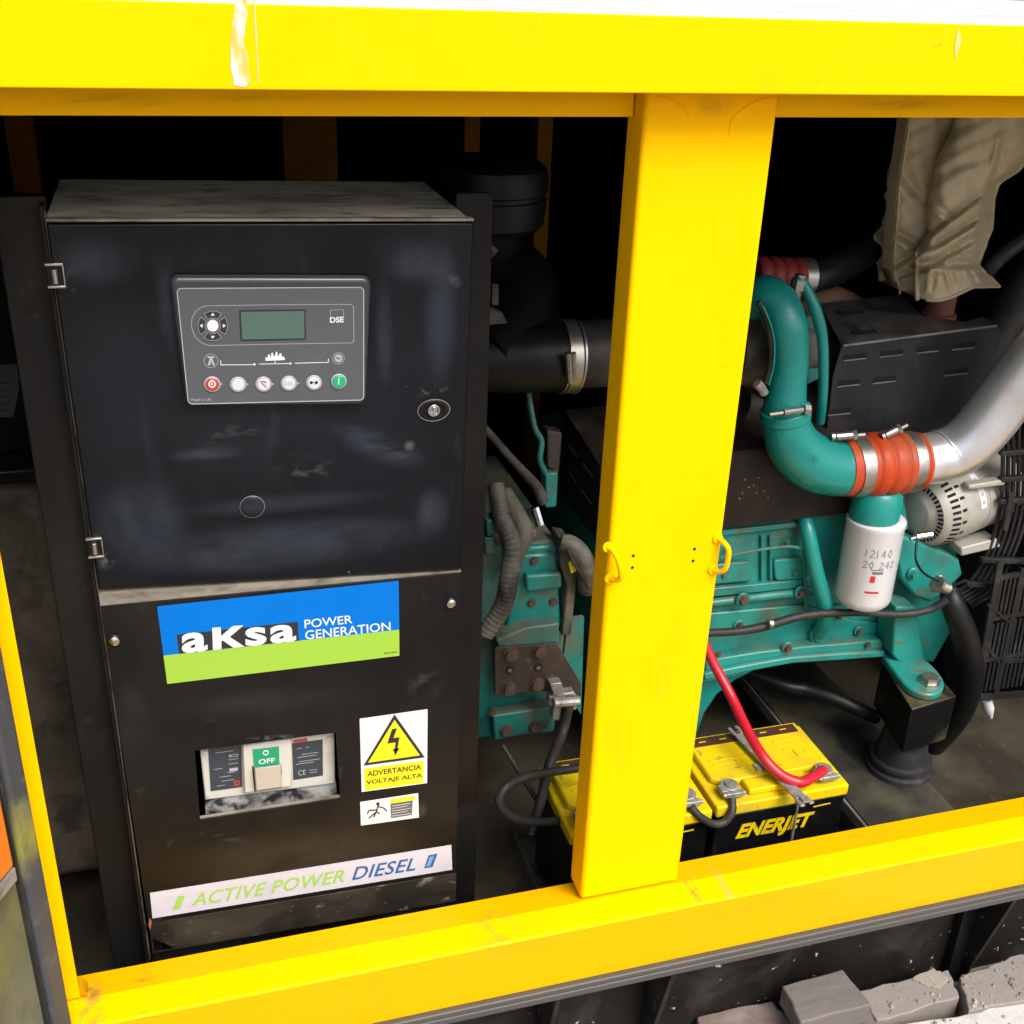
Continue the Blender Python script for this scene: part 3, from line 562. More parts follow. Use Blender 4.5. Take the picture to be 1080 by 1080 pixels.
for q, side in (([c4(110, 186), c4(240, 168), c4(244, 335), c4(120, 352)], 0), ([c4(440, 166), c4(560, 150), c4(561, 290), c4(445, 308)], 1)):
    mb = MB(); mb.px(q, yb-.0012, .0011, 0)
    def L(u0, u1, v, wd=.55, m=1): loop(mb, [bil(q, u0, v), bil(q, u1, v)], yb-.0016, wd, m)
    if side == 0:
        mb.text('MCCB', [bil(q, .62, .20), bil(q, .9, .20), bil(q, .9, .27), bil(q, .62, .27)], yb-.0016, 1, .01)
        for v, u0, u1 in ((.12, .2, .75), (.32, .6, .9), (.42, .6, .9), (.50, .15, .4), (.62, .55, .8), (.70, .3, .65), (.8, .35, .75), (.9, .2, .45)): L(u0, u1, v)
        mb.px([bil(q, .62, .53), bil(q, .88, .53), bil(q, .88, .60), bil(q, .62, .60)], yb-.0016, .0003, 1)
        mb.px([bil(q, .74, .84), bil(q, .92, .84), bil(q, .92, .95), bil(q, .74, .95)], yb-.0016, .0003, 2); mb.px([bil(q, .79, .87), bil(q, .88, .87), bil(q, .88, .92), bil(q, .79, .92)], yb-.002, .0003, 0)
    else:
        mb.text('CE', [bil(q, .17, .76), bil(q, .42, .76), bil(q, .42, .90), bil(q, .17, .90)], yb-.0016, 1, .0)
        for v, u0, u1 in ((.15, .15, .3), (.15, .45, .55), (.33, .3, .85), (.40, .15, .8), (.52, .2, .9), (.58, .1, .7), (.80, .55, .8), (.87, .55, .8)): L(u0, u1, v)
        mb.px([bil(q, .05, -.09), bil(q, .5, -.09), bil(q, .5, -.02), bil(q, .05, -.02)], yb-.0016, .0003, 2)
    mb.build('data_label', [SLATE, SILVERP, REDP], br)
mb = MB(); mb.px([c4(98, 385), c4(612, 318), c4(616, 375), c4(100, 442)], yb+.006, .05); mb.build('terminal_cover', GRIME, br)
for x, y, r_ in ((98, 200, 12), (585, 145, 14), (112, 370, 7), (588, 298, 7)): mb = MB(); mb.disc(P(*c4(x, y), Y=yb-.0005), (0, -1, 0), r_/3.724*.00105, .0012, 16); mb.build('mounting_screw', CREAM, br)

# ---- control module
def c2(x, y): return (170+x/3.2727, 270+y/3.2727)
mod = thing('control_module', tuple(P(288, 430, Y=YC)), 'grey generator control module with green screen and a row of round buttons', 'control module')
ym = YC-.016
mb = MB()
bq = [c2(26, 70), c2(727, 72), c2(709, 516), c2(86, 522)]
mb.px(roundrect(bq, .045, 6), ym, .0155); mb.build('bezel', BEZEL, mod, .0065, 5)
fq = [c2(54, 112), c2(699, 108), c2(699, 497), c2(94, 511)]
mb = MB(); yf = ym-.0012
fo = roundrect(fq, .022, 4)
mb.px(fo, yf, .0012, 0)
e = .0003
loop(mb, fo+[fo[0]], yf-e, 1., 1)  # pale outline stands in for the bright edge highlight of the bezel
ln = [c2(x, y) for x, y in [(665, 170), (665, 300)]]
loop(mb, [c2(160, 172), c2(400, 168), c2(655, 167), c2(664, 175), c2(665, 295), c2(656, 300), c2(400, 304), c2(165, 309), c2(140, 300), c2(118, 280), c2(104, 245), c2(106, 215), c2(120, 190), c2(140, 176), c2(160, 172)], yf-e, .55, 1)
loop(mb, [c2(584, 208), c2(583, 187), c2(629, 185), c2(630, 228)], yf-e, .45, 1)
mb.text('DSE', [c2(582, 211), c2(629, 209), c2(630, 229), c2(583, 231)], yf-e, 2, .03)
for l in ([(205, 360), (206, 376), (318, 375)], [(338, 373), (448, 371)], [(393, 372), (393, 362)], [(462, 370), (577, 367), (577, 354)]): loop(mb, [c2(*p) for p in l], yf-e, .75, 2)
for x, y in ((322, 374), (446, 371)): mb.px([c2(*p) for p in circ(x, y, 4, 10)], yf-e, .0002, 2)
sk = [(360, 362), (360, 350), (368, 349), (369, 340), (375, 340), (376, 348), (380, 347), (380, 335), (386, 334), (387, 346), (391, 346), (397, 330), (401, 331), (402, 345), (407, 344), (408, 336), (415, 336), (416, 346), (426, 350), (427, 359)]
mb.px([c2(*p) for p in sk], yf-e, .0002, 2)
for x, y, r_ in ((172, 362, 24), (612, 353, 20)):
    loop(mb, [c2(*p) for p in circ(x, y, r_, 20)+[circ(x, y, r_, 20)[0]]], yf-e, .5, 1)
mb.px([c2(*p) for p in [(160, 378), (168, 352), (160, 352), (160, 346), (184, 346), (184, 352), (176, 352), (186, 378), (178, 378), (173, 364), (168, 378)]], yf-e, .0002, 1)
mb.px([c2(*p) for p in circ(612, 353, 14, 16)], yf-e, .0002, 1); loop(mb, [c2(*p) for p in [(603, 355), (608, 350), (613, 356), (621, 351)]], yf-.0007, .8, 3)
mb.text('Made in UK', [c2(103, 492), c2(174, 491), c2(175, 500), c2(104, 501)], yf-e, 1, 0.)
mb.build('faceplate', [GREYF, SILVERP, WHITE, INK], mod)
mb = MB(); sq = [c2(269, 187), c2(499, 184), c2(500, 289), c2(274, 294)]
mb.px(sq, yf-.0006, .0005, 1); iq = [c2(275, 193), c2(494, 190), c2(494, 284), c2(280, 288)]; mb.px(iq, yf-.001, .0003, 0); mb.build('screen', [LCD, INK], mod, label='small green LCD screen')
# navigation pad
mb = MB()
cx, cy = 178, 241
mb.px([c2(*p) for p in circ(cx, cy, 55, 32)], yf-.0004, .0003, 2)
for k in range(4):
    a0 = math.radians(90*k-45+9); a1 = math.radians(90*k+45-9); pts = []
    for j in range(7): a = a0+(a1-a0)*j/6; pts.append((cx+51*math.cos(a), cy+51*math.sin(a)))
    for j in range(7): a = a1+(a0-a1)*j/6; pts.append((cx+27*math.cos(a), cy+27*math.sin(a)))
    mb.px([c2(*p) for p in pts], yf-.0016, .0013, 0)
    po = [c2(*p) for p in pts]; loop(mb, po+[po[0]], yf-.0019, .45, 3)
    a = math.radians(90*k); d = (math.cos(a), math.sin(a)); n_ = (-d[1], d[0]); bx, by = cx+39*d[0], cy+39*d[1]
    mb.px([c2(bx+d[0]*6, by+d[1]*6), c2(bx-d[0]*4+n_[0]*7, by-d[1]*4+n_[1]*7), c2(bx-d[0]*4-n_[0]*7, by-d[1]*4-n_[1]*7)], yf-.002, .0002, 1)
mb.px([c2(*p) for p in circ(cx, cy, 20, 24)], yf-.0022, .002, 1)
mb.build('navigation_pad', [INK, WHITE, GREYF, SILVERP], mod)
for k, (x, y, m_, lb) in enumerate(((176, 442, BTNR, 'red stop button with a ringed O'), (265, 443, BTNW, 'plain white button next to the red one'), (353, 442, BTNW, 'white button with a crossed hand mark'), (440, 439, BTNW, 'white button with grey lettering'), (527, 437, BTNW, 'white button with two joined dots'), (613, 432, BTNG, 'green start button'))):
    mb = MB(); c = P(*c2(x, y), Y=yf-.0002); mm = .00105/3.2727
    mb.lathe(c, (0, -1, 0), [(0, 30*mm), (.0012, 30*mm), (.002, 27*mm), (.002, 25*mm), (.001, 24.5*mm)], 32, 2)
    mb.lathe(c+Vector((0, -.0008, 0)), (0, -1, 0), [(0, 24*mm), (.0016, 23.5*mm), (.0022, 21*mm), (.0022, 1e-5)], 28, 0)
    yy = c.y-.0034
    if k == 0: mb.px([c2(*p) for p in circ(x, y, 13, 20)], yy, .0002, 3); mb.px([c2(*p) for p in circ(x, y, 8, 16)], yy-.0003, .0002, 0); mb.px([c2(*p) for p in circ(x, y, 4, 12)], yy-.0006, .0002, 3)
    if k == 2: loop(mb, [c2(x-10, y-10), c2(x+10, y+12)], yy, 1.2, 4); loop(mb, [c2(x-8, y-8), c2(x+4, y-10), c2(x+10, y-2)], yy-.0002, 1., 5)
    if k == 3: mb.text('auto', [c2(x-14, y-5), c2(x+14, y-5), c2(x+14, y+7), c2(x-14, y+7)], yy, 2, .0)
    if k == 4:
        for s in (-9, 9): mb.px([c2(*p) for p in circ(x+s, y, 5.5, 12)], yy, .0002, 1)
        loop(mb, [c2(x-9, y), c2(x+9, y)], yy-.0002, .6, 1)
    if k == 5: loop(mb, [c2(x, y-11), c2(x, y+11)], yy, 1., 3)
    ar = [(x+30, y-5), (x+37, y), (x+30, y+5)]
    if k in (0, 1, 2, 3): mb.px([c2(*p) for p in ar], yf-e, .0002, 2)
    mb.build('push_button', [m_, INK, SILVERP, WHITE, mat('pink_print', (.45, .12, .16), .5), GREYP], mod, label=lb)

# ================================================================== ENGINE
YE = .46
eng = thing('diesel_engine', (1.2, .65, .3), 'teal diesel engine block with bolted ribs, pan and rear housing behind the yellow post', 'engine')
mb = MB()
blk = [(640, 520), (1010, 480), (1010, 655), (985, 700), (935, 691), (888, 694), (835, 698), (787, 706), (743, 715), (640, 735)]
mb.px(blk, YE, .40); mb.build('engine_block', TEAL, eng, .006)
mb = MB(); mb.px([(700, 712), (743, 716), (800, 706), (776, 718), (757, 733), (744, 752), (735, 778), (715, 800), (660, 800)], YE+.004, .30); mb.build('oil_pan', TEAL, eng, .006)
mb = MB(); mb.px([(745, 697), (800, 688), (850, 682), (890, 679), (930, 675), (934, 692), (888, 695), (835, 699), (787, 707.5), (743, 717)], YE-.035, .035); mb.px([(743, 711), (787, 702), (835, 693.5), (888, 689.5), (934, 687), (934, 693), (888, 696.5), (835, 700), (787, 709), (743, 718)], YE-.047, .0119); mb.build('block_skirt', TEAL, eng, .003)
for q in ([(750, 596), (793, 592), (795, 613), (750, 617)], [(816, 591), (850, 588), (851, 611), (818, 613)]):
    mb = MB(); mb.px(roundrect(q, .12, 4), YE-.012, .012); mb.build('core_panel', TEAL, eng, .003)
mb = MB(); mb.tube([P(740, 637, Y=YE-.01), P(862, 622, Y=YE-.01)], .009, 12); mb.px([(740, 622), (865, 610), (866, 618), (740, 631)], YE-.014, .014); mb.build('side_rib', TEAL, eng, .002)
mb = MB(); mb.px([(740, 648), (850, 638), (900, 655), (930, 657), (930, 672), (860, 676), (745, 690)], YE-.008, .008); mb.build('lower_boss_plate', TEAL, eng, .003)
for x, y, yy, r_ in ((783, 632, YE-.020, .010), (844, 624, YE-.020, .009), (779, 659, YE-.009, .008), (830, 682, YE-.036, .008), (905, 665, YE-.01, .007)):
    mb = MB(); c = P(x, y, Y=yy); mb.disc(c, (0, -1, 0), r_*1.5, .004, 20, 1, .001); mb.hexbolt(c+Vector((0, -.004, 0)), (0, -1, 0), r_*.8, .006, 0); mb.build('block_bolt', [RUSTB, TEAL], eng)
# coolant pipe
mb = MB(); p_, r_ = path([(844, 520, YE+.02, 7.5), (848, 543, YE-.01, 7.5), (853, 565, YE-.035, 8), (860, 600, YE-.05, 8.2), (868, 630, YE-.055, 8.5), (871, 650, YE-.05, 8.5), (866, 664, YE-.03, 8), (862, 670, YE-.005, 8)], 6); mb.tube(p_, r_, 18)
c = P(863, 667, Y=YE-.012); mb.lathe(c, (0, -1, 0), [(-.01, .022), (.006, .022), (.009, .019), (.009, 1e-5)], 28)
mb.lathe(c+Vector((0, -.009, 0)), (0, -1, 0), [(0, .016), (.006, .015), (.007, .012), (.007, 1e-5)], 24); mb.build('coolant_pipe', TEALC, eng)
# front bracket / filter head / teal front parts
mb = MB(); mb.px([(905, 535), (955, 528), (960, 560), (903, 566)], YE-.03, .03); mb.build('filter_head', TEALC, eng, .006)
mb = MB(); mb.px([(940, 560), (985, 578), (1012, 590), (1016, 606), (1000, 622), (982, 636), (965, 630), (950, 610)], YE-.05, .05); mb.build('alternator_bracket', TEAL, eng, .006)
for q in ((962, 604), (990, 612)):
    mb = MB(); c = P(*q, Y=YE-.051); mb.disc(c, (0, -1, 0), .013, .006, 18, 0, .002); mb.hexbolt(c+Vector((0, -.006, 0)), (0, -1, 0), .008, .007); mb.build('bracket_bolt', TEAL if q[0] < 970 else STEEL, eng)
mb = MB(); mb.px([(941, 640), (968, 638), (972, 690), (940, 696)], YE-.012, .012); mb.px([(945, 640), (966, 640), (978, 708), (958, 712), (941, 690)], YE-.07, .058)
mb.build('mount_rib', TEAL, eng, .004)
zf = P(953, 700, Y=.38).z
mb = MB(); ft = [(930, 690), (952, 683), (975, 694), (995, 716), (992, 729), (976, 732), (955, 722)]
mb.prism([P(x, y, Z=zf) for x, y in cr(ft+[ft[0]], 3)[:-1]], (0, 0, -.016)); mt = mb.build('mount_foot', TEAL, eng, .004)
mb = MB(); mb.hexbolt(P(980, 719, Z=zf), (0, 0, 1), .017, .014); mb.build('mount_bolt', STEEL, eng)
# rear housing left of the post
def c6(x, y): return (480+x/3.6, 440+y/3.6)
mb = MB(); mb.px([c6(60, 480), c6(240, 485), c6(390, 470), c6(420, 560), c6(420, 830), c6(380, 1200), c6(60, 1230)], YE-.03, .40); mb.build('flywheel_housing', TEALD, eng, .008)
mb = MB(); mb.px([c6(235, 525), c6(385, 515), c6(405, 800), c6(190, 815), c6(215, 640)], YE-.052, .022); mb.px([c6(245, 495), c6(385, 485), c6(400, 560), c6(240, 570)], YE-.044, .014); mb.build('starter_cover', TEAL, eng, .006)
mb = MB(); mb.px(roundrect([c6(268, 602), c6(405, 594), c6(407, 650), c6(272, 666)], .08, 3), YE-.068, .016); mb.build('cover_rib', TEAL, eng, .005)
mb = MB(); mb.px([c6(158, 848), c6(268, 800), c6(395, 783), c6(397, 862), c6(165, 874)], YE-.08, .05); mb.build('housing_ledge', TEALD, eng, .003)
mb = MB(); mb.px([c6(150, 885), c6(160, 876), c6(385, 858), c6(478, 1010), c6(478, 1060), c6(366, 1040), c6(152, 1056)], YE-.086, .006); rp = mb.build('rear_mount_plate', RUST, eng, .001)
for x, y in ((212, 898), (322, 885), (205, 1028), (312, 1012)):
    mb = MB(); mb.lathe(P(*c6(x, y), Y=YE-.0865), (0, -1, 0), [(0, .0135), (.002, .0135), (.002, .011), (.009, .0105), (.0095, 1e-5)], 18); mb.build('plate_bolt', RUSTB, rp)
for x, y in ((207, 960), (315, 950)): mb = MB(); mb.disc(P(*c6(x, y), Y=YE-.0866), (0, -1, 0), .0085, .0006, 16, 0); mb.disc(P(*c6(x+2, y+2), Y=YE-.0873), (0, -1, 0), .004, .0004, 12, 1); mb.build('plate_hole', [HOLE, STEEL], rp)
mb = MB(); mb.px([c6(398, 460), c6(440, 470), c6(470, 540), c6(455, 700), c6(440, 830), c6(405, 830), c6(425, 640), c6(400, 560)], YE-.06, .05); mb.build('flange_edge', CONV, eng, .003)
mb = MB(); mb.px([c6(430, 770), c6(490, 760), c6(478, 1130), c6(400, 1000)], YE-.02, .01); mb.build('rear_skirt', TEALD, eng)
def c7(x, y): return (500+x/2.7, 680+y/2.7)
mb = MB(); mb.px([c7(55, 203), c7(218, 178), c7(226, 240), c7(58, 274)], YE-.06, .03); pb = mb.build('pan_bracket', TEALD, eng, .003)
for x, y in ((92, 243), (173, 233)):
    mb = MB(); mb.hexbolt(P(*c7(x, y), Y=YE-.0605), (0, -1, 0), .010, .007); mb.build('bracket_bolt', RUSTB, pb)
mb = MB(); mb.px([c7(216, 112), c7(250, 108), c7(258, 140), c7(285, 135), c7(300, 158), c7(290, 188), c7(262, 180), c7(250, 182), c7(246, 218), c7(222, 214), c7(226, 178), c7(212, 172), c7(215, 150), c7(228, 146)], YE-.105, .02); mb.tube([P(*c7(225, 165), Y=YE-.115), P(*c7(300, 160), Y=YE-.115)], .009, 10); mb.build('earth_clamp', LEAD, eng, .002)
# small teal strip and reddish port above
mb = MB(); mb.px([c6(345, 215), c6(392, 210), c6(385, 340), c6(343, 345)], YE+.02, .03); mb.build('fuel_port', TEAL, eng, .002)
mb = MB(); mb.px([c6(350, 50), c6(408, 60), c6(395, 215), c6(350, 190)], YE+.03, .03); mb.build('manifold_end', RUST, eng, .003)
mb = MB(); p_, r_ = path([(480, 415, YE-.04, 4), (517, 458, YE-.02, 4), (545, 490, YE-.01, 4.5), (566, 513, YE, 5.5), (573, 530, YE, 6)], 5); mb.tube(p_, r_, 12); mb.build('dipstick_tube', CONV, eng)
mb = MB(); c = P(564, 535, Y=YE-.02); mb.tube([c, c+Vector((.008, -.01, -.03))], .009, 10); mb.build('sensor', CHROME, eng)

mb = MB(); mb.px([c6(205, 440), c6(225, 405), c6(270, 400), c6(300, 425), c6(318, 468), c6(262, 480), c6(240, 500), c6(215, 490)], YE-.075, .02); cbk = mb.build('cable_bracket', CONV, eng, .003)
for q in ((250, 428), (288, 440)):
    mb = MB(); mb.hexbolt(P(*c6(*q), Y=YE-.076), (0, -1, 0), .0075, .006); mb.build('bracket_bolt', STEEL, cbk)
mb = MB(); p_, r_ = path([(591, 572, YE-.07, 9), (601, 575, YE-.075, 11), (611, 585, YE-.08, 12), (618, 600, YE-.08, 11), (620, 622, YE-.07, 10)], 6); mb.tube(p_, r_, 18); mb.build('starter_body', CONV, eng)
mb = MB(); mb.px([c6(432, 555), c6(455, 548), c6(462, 585), c6(440, 595)], YE-.105, .006); mb.build('yellow_tag', BATY, eng, .001)
mb = MB(); p_, r_ = path([c6(425, 500)+(YE-.1, 1.6), c6(455, 560)+(YE-.11, 1.6), c6(480, 600)+(YE-.11, 1.6), c6(505, 650)+(YE-.1, 1.6)], 5); mb.tube(p_, r_, 8); mb.build('sensor_lead', RUBG, eng)
mb = MB(); p_, r_ = path([c6(270, -150)+(YE+.06, 3), c6(300, 30)+(YE+.02, 3), c6(328, 90)+(YE+.01, 3.2), c6(322, 160)+(YE, 3.2), c6(345, 215)+(YE, 3.2)], 5); mb.tube(p_, r_, 10); mb.build('fuel_line', TEALD, eng)
mb = MB(); mb.px([c6(120, 395), c6(158, 385), c6(160, 450), c6(122, 455)], YE-.05, .03); mb.px([c6(112, 460), c6(150, 452), c6(150, 520), c6(115, 525)], YE-.045, .03); mb.build('housing_boss', TEALD, eng, .003)
for q in ((290, 705), (140, 1120), (300, 545), (372, 700)):
    mb = MB(); mb.hexbolt(P(*c6(*q), Y=YE-.0525), (0, -1, 0), .0065, .005); mb.build('housing_bolt', RUSTB, eng)
# more castings on the block face
for q in ([(756, 560), (845, 551), (845, 556), (756, 566)], [(872, 640), (938, 634), (938, 640), (872, 646)]):
    mb = MB(); mb.px(q, YE-.01, .01); mb.build('cast_rib', TEAL, eng, .002)
for x in (803, 812):
    mb = MB(); mb.px([(x, 566), (x+3, 565.5), (x+3, 612), (x, 613)], YE-.009, .009); mb.build('cast_rib', TEAL, eng, .002)
for x, y in ((770, 578), (830, 572), (838, 604), (764, 606), (892, 600), (885, 650), (757, 690), (915, 680)):
    mb = MB(); c_ = P(x, y, Y=YE-(.037 if y > 675 else .0125)); mb.hexbolt(c_, (0, -1, 0), .0055, .005); mb.build('block_bolt', RUSTB if x % 2 else TEALD, eng)
mb = MB(); p_, r_ = path([(760, 588, YE-.02, 1.8), (800, 580, YE-.035, 1.8), (838, 577, YE-.035, 1.8), (848, 590, YE-.03, 1.8), (850, 640, YE-.02, 1.8)], 6); mb.tube(p_, r_, 8); mb.build('pressure_line', TEALD, eng)
for q in ((905, 646), (812, 659)):
    mb = MB(); mb.tube([P(q[0]-2, q[1]-1, Y=.385), P(q[0]+2, q[1]-1.5, Y=.385)], .0098, 14); mb.build('cable_clip', STEEL, eng)
# ---- hoses left of the post
def hose(name, pts, m, label, cat, n=7, seg=14, group=None):
    p_, r_ = path(pts, n); mb = MB()
    if name == 'corrugated_hose': p_, r_ = path(pts, 26); r_ = [q*(1+.028*math.sin(i*1.55)) for i, q in enumerate(r_)]
    mb.tube(p_, r_, seg); o = mb.build(name, m, ang=70); tag(o, label, cat, group); return o
hose('corrugated_hose', [(523, 512, YE-.02, 9), (529, 545, YE-.06, 10), (540, 575, YE-.09, 11), (537, 610, YE-.1, 10.5), (530, 640, YE-.1, 10), (512, 668, YE-.1, 10)], CONV, 'thick dusty grey conduit curving down the rear teal housing', 'hose')
hose('coolant_hose', [(532, 520, YE-.01, 9), (545, 545, YE-.06, 11), (552, 563, YE-.08, 11.5), (547, 580, YE-.09, 9), (541, 592, YE-.095, 8)], CONV, 'short dusty hose elbow on top of the rear housing', 'hose')
hose('wiring_tube', [(602, 735, YE-.11, 5), (594, 770, YE-.12, 5.5), (580, 805, .28, 5.5), (569, 850, .24, 5.5), (560, 880, .22, 5)], RUBG, 'straight grey tube running down past the loop cable', 'tube')
hose('thin_cable', [(530, 786, .40, 2.5), (548, 815, .36, 2.5), (571, 852, .30, 2.5)], RUBG, 'thin grey cable slanting behind the loop cable', 'cable')
hose('loop_cable', [(625, 806, .24, 4.6), (605, 811, .24, 4.6), (563, 817, .22, 4.8), (536, 828, .2, 5), (527, 846, .19, 5), (541, 862, .19, 5), (572, 867, .2, 4.8), (600, 864, .22, 4.6)], RUBG, 'dark grey battery cable bent in a loop left of the post', 'cable')

# ---- air cleaner and intake duct
ac = thing('air_cleaner', tuple(P(515, 255, Y=.62)), 'black round air cleaner can behind the control cabinet', 'air cleaner')
mb = MB(); c = P(517, 205, Y=.62); R_ = 60*mpp(c)
base = Vector((c.x, .62, c.z-.055))
mb.lathe(base, (0, 0, 1), [(0, R_*.86), (.01, R_*.96), (.045, R_), (.052, R_), (.054, R_*.97), (.060, R_*.97), (.063, R_*1.01), (.085, R_*1.02), (.1, R_*.98), (.108, R_*.88), (.112, R_*.8), (.113, 1e-5)], 48)
mb.build('rain_cap', RUB, ac)
mb = MB(); p_, r_ = path([(512, 240, .62, 36), (520, 275, .62, 42), (540, 310, .60, 50), (532, 345, .56, 50), (500, 378, .50, 44)], 6); mb.tube(p_, r_, 28); mb.build('outlet_elbow', mat('matt_black_rubber', (.003, .003, .0032), .6, spec=.12), ac)  # rubber darkened to stand in for the shade below the rain cap
mb = MB(); mb.px([(495, 257), (520, 259), (540, 275), (552, 296), (543, 292), (528, 276), (500, 270)], .56, .004); mb.px([(497, 322), (515, 325), (530, 330), (535, 341), (515, 343), (497, 336)], .45, .02); mb.px([(519, 300), (526, 300), (526, 322), (519, 322)], .45, .01); mb.build('bracket', CONV, ac, .001)
dc = thing('intake_duct', tuple(P(600, 412, Y=.5)), 'black horizontal intake duct with steel band clamp beside the cabinet', 'intake duct')
def pxtube(mb, pts, seg=32, m=0, n=8):
    p_, r_ = path(pts, n); mb.tube(p_, r_, seg, m)
mb = MB(); pxtube(mb, [(490, 378, .5, 35), (530, 378, .5, 36), (560, 377, .5, 37.5), (598, 376, .5, 37.5)]); mb.build('rubber_sleeve', RUB, dc)
mb = MB(); pxtube(mb, [(595, 375, .5, 36), (700, 368, .5, 36), (800, 362, .5, 36)]); mb.build('steel_pipe', RUBG, dc)
mb = MB(); pxtube(mb, [(592, 376, .5, 39.2), (603, 375.5, .5, 39.4)], n=2); pxtube(mb, [(589, 376, .5, 39.8), (591, 376, .5, 39.8)], n=2); pxtube(mb, [(604, 376, .5, 39.8), (606, 376, .5, 39.8)], n=2)
a = P(602, 378, Y=.42); mb.tube([P(599, 372, Y=.427), P(601, 403, Y=.435)], .006, 10); mb.tube([P(605, 372, Y=.427), P(606, 400, Y=.435)], .004, 8); mb.build('band_clamp', STEEL, dc)

# ---- exhaust shields
def slot(mb, q, Y, m=1, lip=2):  # flat black inlay for a slot, pale lip painted as its lit edge
    mb.px(q, Y-.0008, .0006, m)
    (ax, ay), (bx, by), (cx_, cy_), (dx, dy) = q
    mb.px([(dx, dy-.2), (cx_, cy_-.2), (cx_, cy_+1.1), (dx, dy+1.1)], Y-.0016, .0012, lip)
hs = thing('heat_shield', tuple(P(960, 460, Y=.5)), 'black slotted sheet metal heat shield above the silver pipe', 'heat shield')
def k4(x, y): return (760+x/3.375, 100+y/3.375)
YH = .47
mb = MB()
fr = [k4(432, 893), k4(985, 822), k4(1000, 850), k4(985, 930), k4(900, 1100), k4(800, 1290), k4(375, 1230), k4(400, 1000)]
mb.px(fr, YH, .004, 0)
za = P(*k4(432, 893), Y=YH).z
# top, sloping back
T = [P(*k4(432, 893), Y=YH+.001), P(*k4(985, 822), Y=YH+.001), P(*k4(930, 790), Y=YH+.05), P(*k4(770, 838), Y=YH+.07), P(*k4(640, 712), Y=YH+.16), P(*k4(352, 742), Y=YH+.16)]
mb.prism([T[0], T[1], T[2], T[3], T[4], T[5]], (0, .001, -.004), 0)
for sx, sy in ((440, 935), (570, 922), (700, 908), (828, 896), (800, 988), (545, 1016), (418, 1028), (385, 1130)):
    slot(mb, [k4(sx, sy-8), k4(sx+82, sy-17), k4(sx+78, sy+2), k4(sx-3, sy+11)], YH)
for sx, sy, yy in ((415, 778, .08), (548, 770, .09), (465, 850, .03), (595, 838, .035)):
    yb_ = YH+.16*(893-sy)/(893-742)*.95
    a, b = P(*k4(sx, sy), Y=yb_-.004), P(*k4(sx+80, sy-6), Y=yb_-.004); d_ = Vector((.003, -.009, -.0039))
    up_ = Vector((0, -.002, .005)); mb.prism([a+up_, b+up_, b+d_+up_, a+d_+up_], (0, 0, .0006), 1)
for col in range(4):
    for row in range(9):
        x = 918+col*20-row*.8-(row > 4)*1.; y = 424+row*3.6-col*2.6
        mb.px(circ(x, y, .8, 6), YH-.0006, .0005, 1); 
for col in range(7):
    mb.px(circ(908+col*4.2, 434-col*.5, .8, 6), YH-.0006, .0005, 1)
mb.build('shield_plate', [SHIELD, HOLE, EDGE], hs, .0012)
mb = MB(); mb.tube([P(*k4(436, 893), Y=YH-.0005), P(*k4(982, 822), Y=YH-.0005)], .0026, 8); mb.build('edge_highlight', EDGE, hs)  # pale rod painted as the highlight along the front fold
ms = thing('manifold_shield', tuple(P(780, 560, Y=.46)), 'long grimy brown exhaust manifold shield under the teal elbow', 'heat shield')
YM = .43
mb = MB()
x0 = P(640, 480, Y=YM).x-.012
fr = [(636, 492), (700, 485), (775, 478), (905, 462), (950, 470), (945, 505), (905, 540), (835, 548), (763, 557), (632, 572)]
mb.px(fr, YM, .004, 0)
A = P(636, 492, Y=YM); Bt = P(905, 462, Y=YM)
mb.prism([A, Bt, Bt+Vector((0, .20, .03)), A+Vector((-.0, .20, .03))], (0, 0, -.004), 0)
D_ = P(632, 572, Y=YM)
mb.prism([A, A+Vector((0, .20, .03)), A+Vector((0, .20, -.14)), D_], (-.004, 0, 0), 0)
for k, (x, y) in enumerate(((786, 506), (800, 504), (790, 514), (798, 520), (783, 520), (806, 518), (780, 526), (810, 525), (795, 512))): mb.px(circ(x, y, .9, 6), YM-.0006, .0005, 2)
mb.build('shield_plate', [BROWN, HOLE, EDGE], ms, .002)
for t_, zz in ((.03, -.035), (.03, -.085), (.11, -.03), (.11, -.08)):
    mb = MB(); a = A+Vector((-.0045, t_, zz)); mb.prism([a, a+Vector((0, .055, .004)), a+Vector((0, .055, .0075)), a+Vector((0, 0, .0035))], (-.0006, 0, 0), 0)
    mb.build('slot_edge', EDGE, ms)

# ---- turbocharger behind the elbow
tb = thing('turbocharger', tuple(P(830, 420, Y=.52)), 'grimy turbocharger half hidden behind the yellow post and teal elbow', 'turbocharger')
c = P(795, 366, Y=.50)
mb = MB(); mb.lathe(c, (1, 0, 0), [(-.05, .05), (-.045, .062), (-.01, .070), (.0, .082), (.012, .086), (.03, .086), (.045, .078), (.065, .055), (.09, .048), (.12, .046)], 44); mb.build('compressor_cover', CONV, tb)
mb = MB(); mb.ring(c+Vector((.02, -.012, 0)), (1, 0, 0), .083, .008, 40, 0); mb.build('cover_band', RUB, tb)
mb = MB(); mb.ring(c+Vector((.030, -.016, 0)), (1, 0, 0), .0825, .0035, 40, 0); mb.build('v_clamp', STEEL, tb)
mb = MB(); mb.tube([P(798, 404, Y=.37), P(803, 409, Y=.37), P(806, 415, Y=.37)], .008, 10); mb.build('clamp_nut', LEAD, tb)
mb = MB(); pxtube(mb, [(800, 318, .375, 3.2), (808, 335, .37, 3.4), (813, 358, .37, 3.4), (813, 382, .37, 3.4), (808, 404, .37, 3.2)], 12); mb.build('vent_hose', RUBG, tb)
